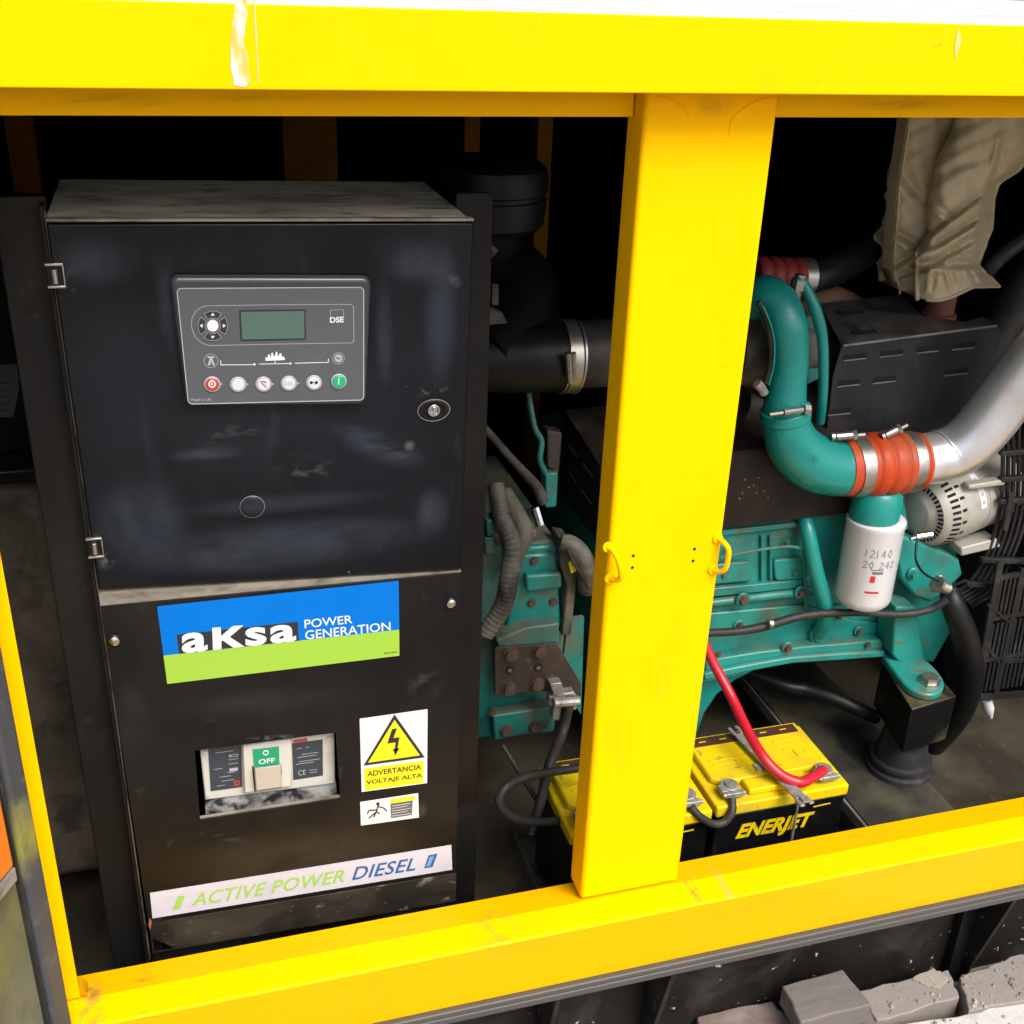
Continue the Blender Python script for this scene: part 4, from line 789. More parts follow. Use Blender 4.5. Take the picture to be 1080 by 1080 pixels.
mb = MB(); pxtube(mb, [(804, 322, .366, 1.), (812, 340, .362, 1.1), (816.5, 360, .362, 1.1), (816, 384, .362, 1.1), (811, 406, .366, 1.)], 8); mb.build('hose_trim', TEALC, tb)
mb = MB(); c2_ = P(862, 368, Y=.66); mb.lathe(c2_-Vector((.06, 0, 0)), (1, 0, 0), [(-.02, .040), (.02, .045), (.05, .068), (.09, .078), (.12, .07), (.14, .05), (.14, 1e-5)], 40); mb.build('turbine_housing', RUST, tb)
mb = MB(); mb.px([(848, 335), (866, 330), (866, 400), (850, 408)], .47, .04); mb.build('bearing_housing', TEALD, tb, .006)
mb = MB(); pxtube(mb, [(845, 330, .70, 14), (862, 320, .70, 15), (880, 317, .70, 15), (905, 328, .70, 14)], 20); mb.build('exhaust_elbow', mat('heat_tinted_brown', (.30, .17, .10), .55, layers=[((.15, .08, .05), 14, .5, .7, S1, .7)]), tb)
mb = MB(); pxtube(mb, [(780, 425, .57, 22), (830, 432, .57, 24), (960, 425, .57, 24)], 20); mb.build('exhaust_manifold', RUST, tb)
# charge pipe
cp = thing('charge_air_elbow', tuple(P(832, 520, Y=.38)), 'glossy teal charge air elbow pipe dropping from the turbo', 'pipe')
YP = .39
mb = MB(); pxtube(mb, [(790, 318, YP+.07, 20), (806, 311, YP+.04, 21), (820, 322, YP+.02, 22.5), (829, 345, YP, 22), (832, 375, YP, 20.5), (830, 405, YP, 20.5), (828, 425, YP, 22.5), (829, 447, YP, 25), (838, 471, YP, 28), (857, 487, YP, 30), (878, 493, YP, 30), (894, 492.5, YP, 30)], 36); mb.build('elbow_pipe', TEALC, cp)
mb = MB(); pxtube(mb, [(828, 431, YP, 26.2), (828.5, 441, YP, 27)], 36, n=2); mb.px([(846, 426), (855, 425), (856, 439), (847, 441)], YP-.035, .02); mb.build('band_clamp', TEALC, cp, .001)
mb = MB(); mb.tube([P(812, 437, Y=YP-.046), P(826, 435, Y=YP-.052)], .0035, 8); mb.tube([P(826, 435, Y=YP-.052), P(846, 432, Y=YP-.045)], .0055, 10); mb.lathe(P(851, 432, Y=YP-.04), (1, -.3, 0), [(-.004, .009), (.006, .009), (.006, 1e-5)], 6); mb.build('clamp_bolt', STEEL, cp)
mb = MB(); mb.text('31218', [(842, 464), (866, 482), (862, 489), (838, 471)], YP-.053, 0, 0.); mb.build('cast_lettering', TEALC, cp)
hz = thing('hose_coupling', tuple(P(925, 522, Y=YP)), 'orange red ribbed silicone hose coupling with two bright clamps', 'hose')
def along(x): return 492.5-(x-890)*.075
pr = []; mb = MB()
for x, r_ in ((886, 31), (893, 31.3), (903, 31.3), (911, 31.5), (914, 33.5), (918, 34.8), (923, 34.6), (926, 32.3), (929, 34), (933, 35), (938, 34.8), (941, 32.2), (944, 34), (948, 34), (951, 32), (958, 31), (966, 30.5)): pr.append((x, along(x), YP, r_))
pxtube(mb, pr, 36, n=3); mb.build('coupling_sleeve', REDH, hz)
for x in (901, 954):
    mb = MB(); pxtube(mb, [(x-6, along(x-6), YP, 32.6), (x-5.4, along(x-5), YP, 33), (x+5.4, along(x+5), YP, 33), (x+6, along(x+6), YP, 32.6)], 36, n=1)
    t0 = P(x-14, 459 if x < 920 else 462, Y=YP-.012); t1 = P(x+9, 457 if x < 920 else 450, Y=YP-.02)
    if x > 920: t0 = P(930, 461, Y=YP-.012); t1 = P(957, 448, Y=YP-.018)
    else: t0 = P(876, 461, Y=YP-.012); t1 = P(912, 458, Y=YP-.018)
    d_ = t1-t0
    mb.tube([t0+d_*.15, t0+d_*.62], .0072, 10); mb.tube([t0, t1], .0035, 8); mb.tube([t0+d_*.62, t0+d_*.74], .0095, 6); mb.tube([t0+d_*.0, t0+d_*.1], .0085, 10)
    mb.build('t_bolt_clamp', STEEL, hz)
sp = thing('charge_air_pipe', tuple(P(1010, 510, Y=YP)), 'bare silver aluminium charge air pipe bending up to the right', 'pipe')
mb = MB(); pxtube(mb, [(950, along(950), YP, 27.5), (975, 484.5, YP, 27.5), (998, 479.5, YP, 28), (1020, 467, YP-.01, 28.5), (1042, 444, YP-.02, 29), (1066, 412, YP-.03, 29.5), (1100, 368, YP-.05, 30), (1160, 292, YP-.08, 31)], 40); mb.build('pipe_body', ALU, sp)
mb = MB(); pxtube(mb, [(999.2, 477.2, YP, 28.6), (1000.6, 476.2, YP, 28.6)], 36, n=2); mb.build('weld_seam', ALU, sp)
mb = MB(); pxtube(mb, [(963.5, along(963), YP, 31.2), (966.5, along(966), YP, 31.2)], 36, n=2); mb.build('red_lip', REDH, hz)
hose('oil_line', [(843, 292, .44, 5.5), (852, 308, .43, 6), (861, 330, .42, 6.5), (867, 355, .415, 6), (868.5, 390, .41, 5.5), (867.5, 420, .42, 5.2), (865, 445, .44, 5)], TEALC, 'slim teal oil line beside the teal elbow', 'pipe')
mb = MB(); c = P(842, 302, Y=.44); mb.lathe(c, (.1, 0, 1), [(-.03, .009), (-.005, .009), (-.005, .014), (.012, .014), (.012, .01), (.02, .01), (.02, 1e-5)], 10); tag(mb.build('pipe_union', STEEL), 'small steel pipe union at the top of the slim teal line', 'fitting')
rh = thing('turbo_hose', tuple(P(825, 305, Y=.58)), 'dark red ribbed hose behind the top of the teal elbow', 'hose')
mb = MB(); pr = []
for k in range(17): x = 795+k*3.1; pr.append((x, 291+k*.12, .58, 21 if k % 4 else 18.5))
pxtube(mb, pr, 28, n=2); mb.build('ribbed_sleeve', REDD, rh)
mb = MB(); pxtube(mb, [(841, 292, .58, 20.5), (853, 292, .58, 20.5)], 28, n=2); mb.build('end_clamp', STEEL, rh)
hose('air_pipe', [(848, 294, .58, 17), (875, 286, .60, 17.5), (905, 270, .68, 17.5), (950, 240, .82, 17), (990, 210, .9, 17)], RUB, 'black air pipe rising behind the tan blanket', 'pipe', seg=28)

# ---- tan exhaust blanket
bl = thing('exhaust_blanket', tuple(P(990, 318, Y=.62)), 'tan quilted insulation blanket wrapped around the hanging exhaust pipe', 'insulation blanket')
rows = [(60, 964, 1150), (100, 961, 1130), (130, 956, 1118), (160, 952, 1100), (178, 949, 1078), (196, 946, 1054), (210, 945, 1050), (225, 944, 1049), (240, 943, 1048), (256, 941.5, 1042), (270, 940.5, 1037), (279, 940, 1034), (287, 940.5, 1040), (294, 942, 1049), (302, 946, 1056), (330, 946, 1056)]
seams = [(60, 1028), (128, 1006), (177, 985), (218, 978), (245, 979), (266, 965), (300, 965), (330, 966)]
def lerp(tab, y, k):
    for p, q in zip(tab[:-1], tab[1:]):
        if p[0] <= y <= q[0]:
            t = (y-p[0])/(q[0]-p[0]); t = t*t*(3-2*t)*.5+t*.5; return p[k]*(1-t)+q[k]*t
    return tab[-1][k]
creases = [(976, 247, 1046, 196, .013, 4.), (980, 262, 1044, 222, .014, 4.), (970, 284, 1038, 246, .013, 4.), (962, 277, 1040, 277, .014, 4.5), (940, 282, 978, 256, .012, 4.), (936, 238, 974, 262, .012, 5.), (984, 214, 1012, 234, .009, 4.), (986, 283, 983, 305, .007, 3.), (1002, 281, 1007, 303, .008, 3.), (1022, 281, 1031, 302, .008, 3.), (1046, 186, 1030, 278, .008, 4.), (1004, 262, 1030, 270, .008, 3.), (950, 180, 975, 214, .008, 6.), (1060, 150, 1048, 200, .012, 4.), (1000, 175, 1030, 168, .004, 6.), (944, 292, 962, 286, .007, 3.)]
def height(x, y, xl_, xr_):
    xs_ = min(max(lerp(seams, y, 1), xl_+8), xr_-8)
    if x > xs_:
        u = (x-xs_)/(xr_-xs_); h = .012+.068*max(0, 1-abs(2*u-.92)**2.4)**.6 if abs(2*u-.92) < 1 else .012
        h *= min(1, (1-u)*6)**.5
    else:
        u = (x-xl_)/(xs_-xl_); h = -.022+.020*math.sqrt(max(0, 1-(1-u)**2))+.014*u
    if y > 279: h += .012*min(1, (y-279)/14)
    for x0_, y0_, x1_, y1_, am, wd in creases:
        ex, ey = x1_-x0_, y1_-y0_; L2 = ex*ex+ey*ey; t = ((x-x0_)*ex+(y-y0_)*ey)/L2; tc = min(1, max(0, t))
        dx, dy = x-x0_-ex*tc, y-y0_-ey*tc; dist = math.hypot(dx, dy); side = (ex*(y-y0_)-ey*(x-x0_))/math.sqrt(L2)
        fade = math.sin(math.pi*min(1, max(.12, .12+.76*tc)))
        h -= am*fade*math.exp(-(dist/wd)**2)
        if dist < wd*4: h += am*.75*fade*math.exp(-((side-wd*1.8)/wd)**2)*math.exp(-(max(0, dist-abs(side))/wd)**2)
    h = max(h, -.026)
    h += .002*math.sin(x*.21+y*.13)*math.sin(y*.17-x*.07)
    return h
YB = .60; NU, NV = 150, 170; vs = []; fs = []
def bot(u): return 302+15*math.sin(math.pi*min(1, max(0, u*1.25+.06)))**1.2 if u < .74 else 302+2*(1-u)
for j in range(NV+1):
    v = j/NV
    for i in range(NU+1):
        u = i/NU; y = 60+v*(bot(u)-60); xl_, xr_ = lerp(rows, y, 1), lerp(rows, y, 2); x = xl_+(xr_-xl_)*u
        h = height(x, y, xl_, xr_) if 0 < i < NU else 0.
        vs.append(P(x, y, Y=YB-h))
W_ = NU+1; nF = len(vs)
for j in range(NV):
    for i in range(NU): fs.append([j*W_+i, j*W_+i+1, (j+1)*W_+i+1, (j+1)*W_+i])
for j in range(NV+1):       # back of the sleeve
    for i in range(NU+1):
        u = i/NU; p = vs[j*W_+i]; vs.append(Vector((p.x, YB+.030+.07*math.sin(math.pi*u), p.z)))
for j in range(NV):
    for i in range(NU): fs.append([nF+j*W_+i, nF+(j+1)*W_+i, nF+(j+1)*W_+i+1, nF+j*W_+i+1])
for i in range(NU): fs.append([NV*W_+i, NV*W_+i+1, nF+NV*W_+i+1, nF+NV*W_+i])
for j in range(NV):
    for i in (0, NU): fs.append([j*W_+i, (j+1)*W_+i, nF+(j+1)*W_+i, nF+j*W_+i])
mb = MB(); mb.add(vs, fs); bb = mb.build('blanket_shell', TAN, bl, ang=80)
mb = MB(); w_ = [vs[NV*W_+i]+Vector((0, -.001, 0)) for i in range(42, NU-1, 3)]; mb.tube(w_, .0028, 8); mb.build('hem_piping', TAN, bl)
mb = MB(); w_ = []
for y in range(100, 312, 6):
    xl_, xr_ = lerp(rows, y, 1), lerp(rows, y, 2); x = xl_+3; w_.append(P(x, y, Y=YB-height(x, y, xl_, xr_)-.001))
mb.tube(w_, .0022, 8); mb.build('side_piping', TAN, bl)
mb = MB(); w_ = []
for y in range(264, 317, 4): x = lerp(seams, y, 1)+2; w_.append(P(x, y, Y=YB-max(height(x, y, lerp(rows, y, 1), lerp(rows, y, 2)), .02)-.002))
mb.tube(w_, .0042, 10); mb.build('seam_piping', TAN, bl)
mb = MB(); c = P(990, 330, Y=.60); mb.lathe(c, (0, 0, 1), [(-.05, .034), (.0, .034), (.001, .028), (.05, .028)], 28); mb.build('exhaust_stub', mat('red_oxide', (.24, .085, .05), .65), bl)

# ---- right side hoses
hose('radiator_hose', [(1150, 225, .66, 24), (1095, 290, .64, 25), (1062, 340, .63, 25), (1030, 385, .63, 24)], RUBG, 'thick dark radiator hose behind the silver pipe, top right', 'hose', seg=28)
hose('vent_hose', [(1150, 200, .62, 8), (1090, 245, .60, 8), (1055, 272, .60, 8), (1030, 300, .62, 8)], RUBG, 'thin grey hose above the thick radiator hose', 'hose')
hose('lower_hose', [(1001, 622, .37, 10), (1006, 640, .35, 12.5), (1018, 672, .34, 13.5), (1024, 708, .34, 13.5), (1017, 742, .36, 13), (1002, 766, .40, 12.5), (985, 785, .46, 12)], RUB, 'thick black hose curving down beside the fan guard', 'hose', seg=24)
hose('engine_cable', [(735, 668, .40, 4.4), (775, 666, .40, 4.4), (805, 661, .395, 4.8), (840, 651, .39, 4.6), (870, 647, .385, 4.2), (910, 646, .38, 4), (950, 648, .37, 4), (980, 643, .36, 4), (1000, 632, .35, 4.5)], RUBG, 'dark cable strung across the teal block', 'cable')
hose('fuel_hose', [(770, 700, .60, 7), (825, 722, .52, 7), (850, 727, .50, 7), (880, 737, .46, 7.5), (905, 748, .43, 7.5), (925, 757, .42, 7)], RUB, 'black hose crossing the gap below the block', 'hose')
hose('ground_wire', [(967, 570, .36, 1.3), (966, 590, .34, 1.3), (974, 604, .34, 1.3), (988, 612, .345, 1.3), (1005, 617, .35, 1.3), (1018, 612, .36, 1.3)], RUB, 'thin wire looping from the alternator terminal', 'wire')
mb = MB(); c = P(990, 617, Y=.345); mb.tube([c, c+Vector((.02, -.004, -.008))], .012, 12); mb.tube([c+Vector((-.006, 0, .004)), c], .017, 8); tag(mb.build('hose_clamp', STEEL), 'small steel clamp where the thin wire meets the thick black hose', 'clamp')

# ---- oil filter
of = thing('oil_filter', tuple(P(912, 640, Y=.38)), 'white spin-on oil filter can with pencilled numbers', 'oil filter')
c0 = P(921, 548, Y=.38); c1_ = P(908.5, 634, Y=.38); ax = (c0-c1_); H_ = ax.length; R_ = 30.2*mpp(c0)
axu = Vector((ax.x*.25, ax.y, ax.z)).normalized()
mb = MB(); mb.lathe(c1_-axu*.002, axu, [(0, 1e-5), (0, R_*.55), (.004, R_*.84), (.013, R_*.97), (.022, R_), (H_-.006, R_), (H_-.002, R_*1.03), (H_+.004, R_*1.02), (H_+.008, R_*.9), (H_+.008, 1e-5)], 56); of_b = mb.build('filter_can', FILT, of)
mb = MB(); mb.lathe(c0+axu*.004, axu, [(0, R_*.80), (.004, R_*.86), (.05, R_*.84), (.06, R_*.7), (.06, 1e-5)], 40); mb.build('filter_neck', TEALC, of)
def onfilt(mb, pts_uv, m):
    """pts: (angle deg, height) on the can surface"""
    a_ = Vector((1, 0, 0)); a_ = (a_-axu*a_.dot(axu)).normalized(); b_ = axu.cross(a_)
    if b_.y > 0: b_ = -b_
    vs_ = [c1_+axu*h+(a_*math.sin(math.radians(g))+b_*math.cos(math.radians(g)))*(R_+.0004) for g, h in pts_uv]; mb.poly(vs_, m)
mb = MB()
def frect(g0, g1, h0, h1, m):
    g0 -= 14; g1 -= 14; n_ = max(1, int(abs(g1-g0)/6))
    for k in range(n_):
        a, b = g0+(g1-g0)*k/n_, g0+(g1-g0)*(k+1)/n_; onfilt(mb, [(a, h0), (b, h0), (b, h1), (a, h1)], m)
frect(-14, -4, .069, .083, 0)
frect(-16, 10, .0945, .0965, 2); frect(-20, 8, .046, .0505, 0); frect(-20, 8, .041, .0418, 1); frect(-12, 10, .0865, .092, 2)
def stroke(pts, m=2, w_=1.1):
    for (g0, h0), (g1, h1) in zip(pts[:-1], pts[1:]):
        dg, dh = g1-g0, h1-h0; L_ = math.hypot(dg, dh*900) or 1
        ng, nh = -dh*900/L_*w_*.6, dg/L_*w_/1500
        onfilt(mb, [(g0+ng, h0+nh), (g1+ng, h1+nh), (g1-ng, h1-nh), (g0-ng, h0-nh)], m)
g = -44
for ch in '12140':
    D = {'1': [[(0, 0), (0, .016)]], '2': [[(0, .013), (4, .016), (8, .012), (0, 0), (9, .001)]], '4': [[(6, 0), (6, .016), (0, .005), (9, .006)]], '0': [[(4, 0), (0, .008), (4, .016), (8, .008), (4, 0)]]}[ch]
    for st in D: stroke([(g+x*1.1, .120+y) for x, y in st])
    g += 8 if ch == '1' else 14
g = -46
for ch in '20 242':
    if ch == ' ': g += 8; continue
    D = {'2': [[(0, .011), (4, .014), (8, .010), (0, 0), (9, .001)]], '0': [[(4, 0), (0, .007), (4, .014), (8, .007), (4, 0)]], '4': [[(6, 0), (6, .014), (0, .004), (9, .005)]]}[ch]
    for st in D: stroke([(g+x, .098+y) for x, y in st])
    g += 12
mb.build('filter_print', [REDP, SILVERP, GREYP], of_b)

# ---- alternator
al = thing('alternator', tuple(P(1012, 578, Y=.44)), 'beige cast alternator with vent slots next to the fan guard', 'alternator')
c = P(968, 540, Y=.44); dX = (P(1062, 527, Y=.44)-c); Lx = dX.length; d = Vector((dX.x, dX.y+.055, dX.z+.012)).normalized(); R_ = 42*mpp(c)
mb = MB(); mb.lathe(c, d, [(-.012, R_*.42), (-.01, R_*.50), (-.002, R_*.62), (.0, R_*.80), (.012, R_*.93), (.03, R_), (Lx*.52, R_), (Lx*.525, R_*.975), (Lx*.56, R_*.975), (Lx*.565, R_), (Lx, R_*.98), (Lx+.02, R_*.9)], 56)
a_ = d.orthogonal().normalized(); b_ = d.cross(a_)
def pt(t, r, w): return c+d*t+(a_*math.cos(w)+b_*math.sin(w))*r
for k in range(40):
    w_ = 2*math.pi*k/40; w2 = w_+.075
    mb.poly([pt(.0125, R_*.932+.0010, w_), pt(.0125, R_*.932+.0010, w2), pt(.029, R_*.995+.0012, w2), pt(.029, R_*.995+.0012, w_)], 1)
    if k % 2: mb.poly([pt(.034, R_+.0008, w_), pt(.034, R_+.0008, w2), pt(.046, R_+.0008, w2), pt(.046, R_+.0008, w_)], 1)
    mb.poly([pt(-.0028, R_*.65, w_), pt(-.0028, R_*.65, w2+.01), pt(-.0008, R_*.79, w2+.01), pt(-.0008, R_*.79, w_)], 1)
mb.build('alternator_body', [ALTM, HOLE], al)
mb = MB()
def arc(t0, t1, w0, w1, r, m):
    for k in range(5):
        u, v = w0+(w1-w0)*k/5, w0+(w1-w0)*(k+1)/5; mb.poly([pt(t0, r, u), pt(t0, r, v), pt(t1, r, v), pt(t1, r, u)], m)
best = min(range(360), key=lambda k: (pt(.06, R_, math.radians(k))-CAM).length); wb = math.radians(best)
arc(Lx*.42, Lx*.50, wb-.38, wb+.55, R_+.0008, 0)
for k in range(4): arc(Lx*.44, Lx*.48, wb-.25+k*.2, wb-.16+k*.2, R_+.0012, 1)
mb.build('rating_label', [WHITE, SILVERP], al)
mb = MB(); q = P(966, 566, Y=.37); mb.tube([q, q+Vector((.030, -.004, .004))], .0075, 10); mb.tube([q+Vector((-.012, 0, -.003)), q], .0045, 8); mb.build('terminal_stud', CHROME, al)
for q, a_y, th_ in (([(1014, 578), (1052, 568), (1056, 577), (1014, 587)], .40, .04), ([(1022, 512), (1060, 506), (1060, 512), (1022, 517)], .385, .02)): mb = MB(); mb.px(q, a_y, th_); mb.build('mounting_lug', ALTM, al, .003)

# ---- fan guard
fg = thing('fan_guard', tuple(P(1060, 740, Y=.36)), 'black fan guard of slotted panel and bent bars at the right edge', 'fan guard')
def k3(x, y): return (940+x/3, 420+y/3)
mb = MB(); YG = .36
def bar(p, q, wpx, Y=YG, th=.006):
    (x0_, y0_), (x1_, y1_) = p, q; L_ = math.hypot(x1_-x0_, y1_-y0_); nx, ny = -(y1_-y0_)/L_*wpx/2, (x1_-x0_)/L_*wpx/2
    mb.px([(x0_+nx, y0_+ny), (x1_+nx, y1_+ny), (x1_-nx, y1_-ny), (x0_-nx, y0_-ny)], Y, th)
bar(k3(348, 520), k3(268, 950), 6); bar(k3(420, 540), k3(330, 950), 5, YG+.0005); bar(k3(268, 950), k3(520, 930), 6, YG-.0005); bar(k3(300, 780), k3(340, 835), 3); bar(k3(310, 655), k3(375, 710), 3, YG-.001); bar(k3(350, 835), k3(500, 825), 4, YG-.001)
def gx(y, k): return 362-(y-520)*.19+k*13.5
for k in range(12):
    for ya, yb_ in ((575, 690), (715, 822), (842, 930)):
        if k < 11 or ya > 600: bar(k3(gx(ya-4*k, k), ya-3.2*k), k3(gx(yb_-2*k, k), yb_-2.2*k), 2.3, YG+.001)
for ya in (570, 700, 832): bar(k3(gx(ya, -.5), ya), k3(gx(ya-36, 12), ya-32), 4.2, YG+.0015)
gp = mb.build('slotted_panel', PLAS, fg)
for k in range(6):
    o_ = k*17
    pts = [k3(338+o_*1.3, 95-k*2), k3(352+o_, 160), k3(352+o_, 250), k3(346+o_, 340), k3(325+o_, 430), k3(295+o_*.9, 510+k*3), k3(250+o_*.9, 580+k*6), k3(205+o_*.6, 612+k*9)]
    w_ = [P(x, y, Y=YG+.03+.02*math.sin(i/40)) for i, (x, y) in enumerate(cr(pts, 6))]; t = MB(); t.tube(w_, .0040, 8); t.build('guard_bar', PLAS, fg)
t = MB()
mb = t
for p, q in ((k3(350, 178), k3(480, 165)), (k3(345, 330), k3(480, 320)), (k3(290, 515), k3(460, 520)), (k3(240, 590), k3(420, 600)), (k3(350, 260), k3(480, 250))): bar(p, q, 5, YG+.024, .012)
bar(k3(383, 300), k3(362, 420), 5, YG+.02, .008)
t.build('cross_bar', PLAS, fg, .001)
t = MB(); t.px([(1000, 640), (1012, 560), (1080, 470), (1140, 430), (1140, 760), (1035, 735), (1000, 745), (995, 700)], .60, .05); t.build('fan_shroud', FOAM, fg)
t = MB(); p0, p1 = P(1040, 737, Y=.38), P(1045, 757, Y=.38); t.tube([p0, p0*.5+p1*.5, p1], [.011, .012, .004], 12); tag(t.build('drain_plug', WHITE), 'small white drain nipple below the fan guard', 'plug')

# ---- engine mount and crossbeam
zb_ = .30
cb = MB(); a = P(832, 742, Z=zb_); b = P(921, 868, Z=zb_); c_ = P(1012, 853, Z=zb_)
xl_, xr_ = b.x-.012, c_.x-.01
cb.box((xl_, .05, .2225), (xr_, 1.0, zb_)); cb.box((xl_-.012, .06, zb_-.02), (xl_-.006, 1.0, zb_+.004), 1); tag(cb.build('crossbeam', [BEAM, EDGE], None, .002), 'dusty black crossbeam on the bay floor under the engine mount', 'beam')
em = thing('engine_mount', tuple(P(945, 830, Z=zb_)), 'black boxed engine mount on a round rubber isolator beside the battery', 'engine mount')
ztop = zf-.0165
mb = MB()
fq_ = [P(930, 698, Z=ztop), P(968, 686, Z=ztop), P(1009, 734, Z=ztop), P(962, 748, Z=ztop)]
hgt = .105
mb.prism(fq_, (0, 0, -hgt)); mb.build('mount_box', MOUNTM, em, .003)
cen = (fq_[0]+fq_[1]+fq_[2]+fq_[3])/4; zc0 = zb_+.0005; hh = ztop-hgt-zc0
mb = MB(); mb.lathe((cen.x-.005, cen.y-.01, zc0), (0, 0, 1), [(0, .066), (.010, .066), (.013, .058), (.020, .056), (.022, .062), (.030, .062), (.032, .052), (hh*.7, .046), (hh-.0005, .042)], 44); mb.build('rubber_isolator', RUBB, em)

# ---- batteries
def battery():
    b = thing('car_battery', (0, 0, 0), '', 'battery', 'lead-acid batteries on the bay floor')
    W, D_, Hh = .256, .178, .228
    mb = MB(); mb.box((0, 0, 0), (W, D_, Hh-.034)); mb.build('battery_case', BATK, b, .004)
    mb = MB(); mb.box((-.003, -.003, Hh-.0338), (W+.003, D_+.003, Hh-.010)); lid = mb.build('battery_lid', BATY, b, .004, 3)
    mb = MB(); mb.prism([(.03, .045, Hh-.0099), (W-.03, .045, Hh-.0099), (W-.012, .06, Hh-.0099), (W-.012, D_-.002, Hh-.0099), (.012, D_-.002, Hh-.0099), (.012, .06, Hh-.0099)], (0, 0, .0135)); mb.box((.065, .012, Hh-.0098), (W-.07, .0445, Hh+.0036)); mb.build('lid_deck', BATY, lid, .004, 3)
    mb = MB(); mb.box((.02, D_-.032, Hh+.0037), (W-.02, D_-.008, Hh+.0045), 0)
    for k in range(5): mb.box((.034+k*.042, D_-.0215, Hh+.0046), (.048+k*.042, D_-.019, Hh+.0049), 1)
    mb.build('label_strip', [BATR, BATY], lid)
    for x0_, y0_, x1_, y1_ in ((.03, .10, .10, .104), (.03, .088, .08, .091), (W-.085, .125, W-.04, .129), (W-.085, .112, W-.055, .115), (W-.06, .075, W-.03, .098)):
        mb = MB(); mb.box((x0_, y0_, Hh+.0037), (x1_, y1_, Hh+.0052)); mb.build('moulded_mark', BATY, lid, .0007)
    for x in (.034, W-.034): mb = MB(); mb.lathe((x, .030, Hh-.0099), (0, 0, 1), [(0, .013), (.004, .013), (.004, .010), (.022, .009), (.022, 1e-5)], 20); mb.build('terminal_post', LEAD, lid)
    for x in (.034, W-.034):
        mb = MB(); mb.lathe((x, .030, Hh-.004), (0, 0, 1), [(0, .017), (.013, .0165), (.013, .0095), (0, .0095)], 20); mb.box((x-.016, .005, Hh-.002), (x+.016, .016, Hh+.008)); mb.tube([(x-.022, .010, Hh+.003), (x+.022, .010, Hh+.003)], .0045, 8); mb.box((x-.022, .014, Hh-.001), (x-.010, .034, Hh+.0085))
        mb.build('terminal_clamp', LEAD, lid, .0015)
    for sx in (.09, .102): 
        mb = MB(); mb.box((sx, .055, Hh+.0037), (sx+.02, .075, Hh+.007)); mb.build('vent_plug', GRIME, lid, .002) if sx > .1 else None
    return b
zt = .447
BL_ = P(756, 862, Z=zt-.0238)
bat = battery(); bat.location = (BL_.x, BL_.y, zt-.218)
bat['label'] = 'yellow topped battery with yellow lettering right of the post'
def bat_text(parent, q):
    mb = MB(); mb.text('ENERJET', q, bat.location.y-.0012, 0, .045, .28, 1.02); mb.build('case_lettering', BATY, parent)
case = [c_ for c_ in bat.children if c_.name.startswith('battery_case')][0]
bpy.context.view_layer.update()
bat_text(case, [(779, 870), (860, 855.5), (856, 875), (774, 889.5)])
mb = MB(); loop(mb, [(858, 851), (876, 847)], bat.location.y-.0012, 1.4); mb.build('case_print', BATY, case)
def dup(o, parent=None):
    c_ = o.copy(); COL.objects.link(c_)
    if parent is not None: c_.parent = parent
    for ch in list(o.children): dup(ch, c_)
    return c_
b2 = dup(bat); b2.location = (BL_.x-.272, BL_.y-.004, zt-.218)
b2['label'] = 'second yellow topped battery mostly hidden behind the yellow post'
# tray angle
mb = MB(); ta = P(563, 862, Z=.262)
mb.box((b2.location.x-.028, .06, .2225), (b2.location.x-.022, .40, .262)); mb.box((b2.location.x-.022, .06, .2225), (BL_.x+.30, .40, .2285)); tag(mb.build('battery_tray', STEEL), 'grey steel angle tray under the two batteries', 'battery tray')
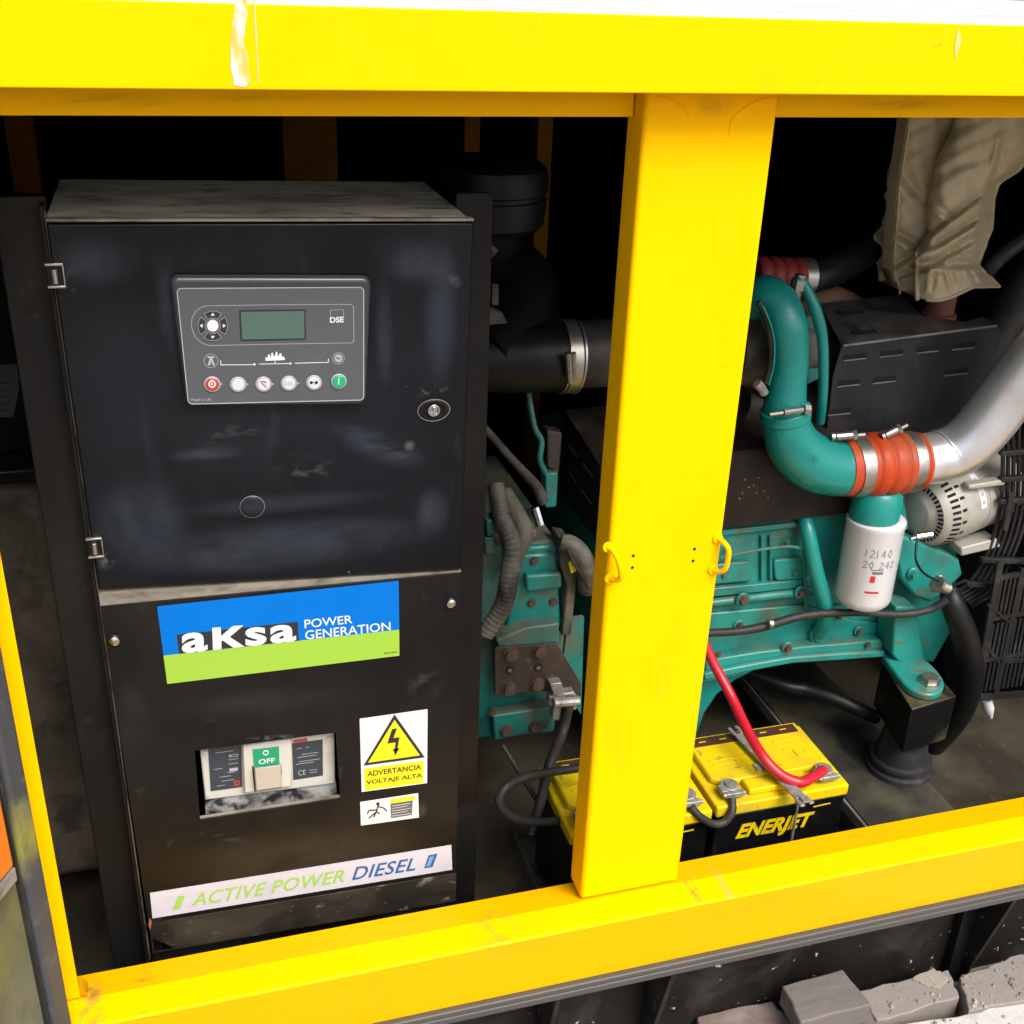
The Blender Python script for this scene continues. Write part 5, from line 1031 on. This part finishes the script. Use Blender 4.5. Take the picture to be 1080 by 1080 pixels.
# cables on the batteries
def zy(px, py, z, r): return (px, py, P(px, py, Z=z).y, r)
hose('red_battery_cable', [(700, 560, .46, 5.2), (722, 625, .42, 5.2), (748, 690, .38, 5.2), (770, 732, .33, 5.4), (788, 770, .26, 5.6), zy(804, 797, .505, 5.7), zy(822, 816, .484, 5.8), zy(843, 825, .474, 5.7), zy(858, 819, .470, 5.6), zy(869, 812, .468, 5.4)], REDC, 'red battery cable hanging across the battery with the hold-down', 'cable')
hose('jumper_cable', [(772, 842, .165, 4.3), (772, 856, .15, 4.3), (764, 867, .145, 4.3), (752, 869, .145, 4.3), (738, 861, .15, 4.3), (729, 851, .16, 4.3)], RUBG, 'short dark jumper cable between the two batteries', 'cable')
hd = MB()
z_ = zt+.022
pl = [(779, 775), (795, 788), (818, 818), (845, 843)]
w_ = [P(x, y, Z=z_) for x, y in pl]
def strip(m, a, b, wd, th):
    d_ = (b-a).normalized(); n_ = Vector((-d_.y, d_.x, 0))*wd/2
    m.prism([a+n_, b+n_, b-n_, a-n_], (0, 0, th))
strip(hd, w_[0], w_[-1], .022, .004); e_ = (w_[-1]-w_[0]).normalized(); n_ = Vector((-e_.y, e_.x, 0))
for s in (1, -1): strip(hd, w_[0]+n_*s*.008-e_*.022, w_[0]+n_*s*.008, .007, .004); strip(hd, w_[-1]+n_*s*.008, w_[-1]+n_*s*.010+e_*.018, .009, .004)
hdt = thing('hold_down', tuple(w_[-1]), 'grey flat steel hold-down bar lying across the right battery', 'hold-down bar')
hd.build('flat_bar', LEAD, hdt, .001)
mb = MB(); q = w_[-1]+e_*.008; q2 = P(842, 846, Y=bat.location.y-.008); mb.tube([q2+Vector((0, 0, .018)), Vector((q2.x, q2.y, .24))], .0025, 8); mb.lathe(q+Vector((0, 0, .004)), (0, 0, 1), [(0, .008), (.006, .008), (.006, 1e-5)], 6); mb.build('tie_rod', LEAD, hdt)

# ---- generator body far left, with a data sheet
ge = thing('electric_generator', (-.6, .6, .25), 'dark grimy generator housing at the left edge behind the cabinet', 'generator')
gz = P(0, 492, Y=.42).z
mb = MB(); mb.box((-1.4, .42, .30), (-.10, .95, gz-.02)); mb.build('stator_housing', GENB, ge, .02, 4)
mb = MB(); mb.box((-1.4, .40, gz-.021), (-.12, .97, gz)); mb.build('terminal_box_lid', BLKM, ge, .003)
mb = MB(); mb.px([(-40, 388), (18, 384), (20, 410), (14, 440), (-40, 440)], .47, .001, 0)
for k in range(5): loop(mb, [(-2, 405+k*7), (11, 404+k*7)], .4695, .8, 1)
tb_ = mb.build('data_sheet', [PAPER, INK], ge)
mb = MB(); mb.box((-1.4, .472, gz+.0005), (-.13, .9, gz+.3)); mb.build('terminal_box', BLKM, ge, .003)
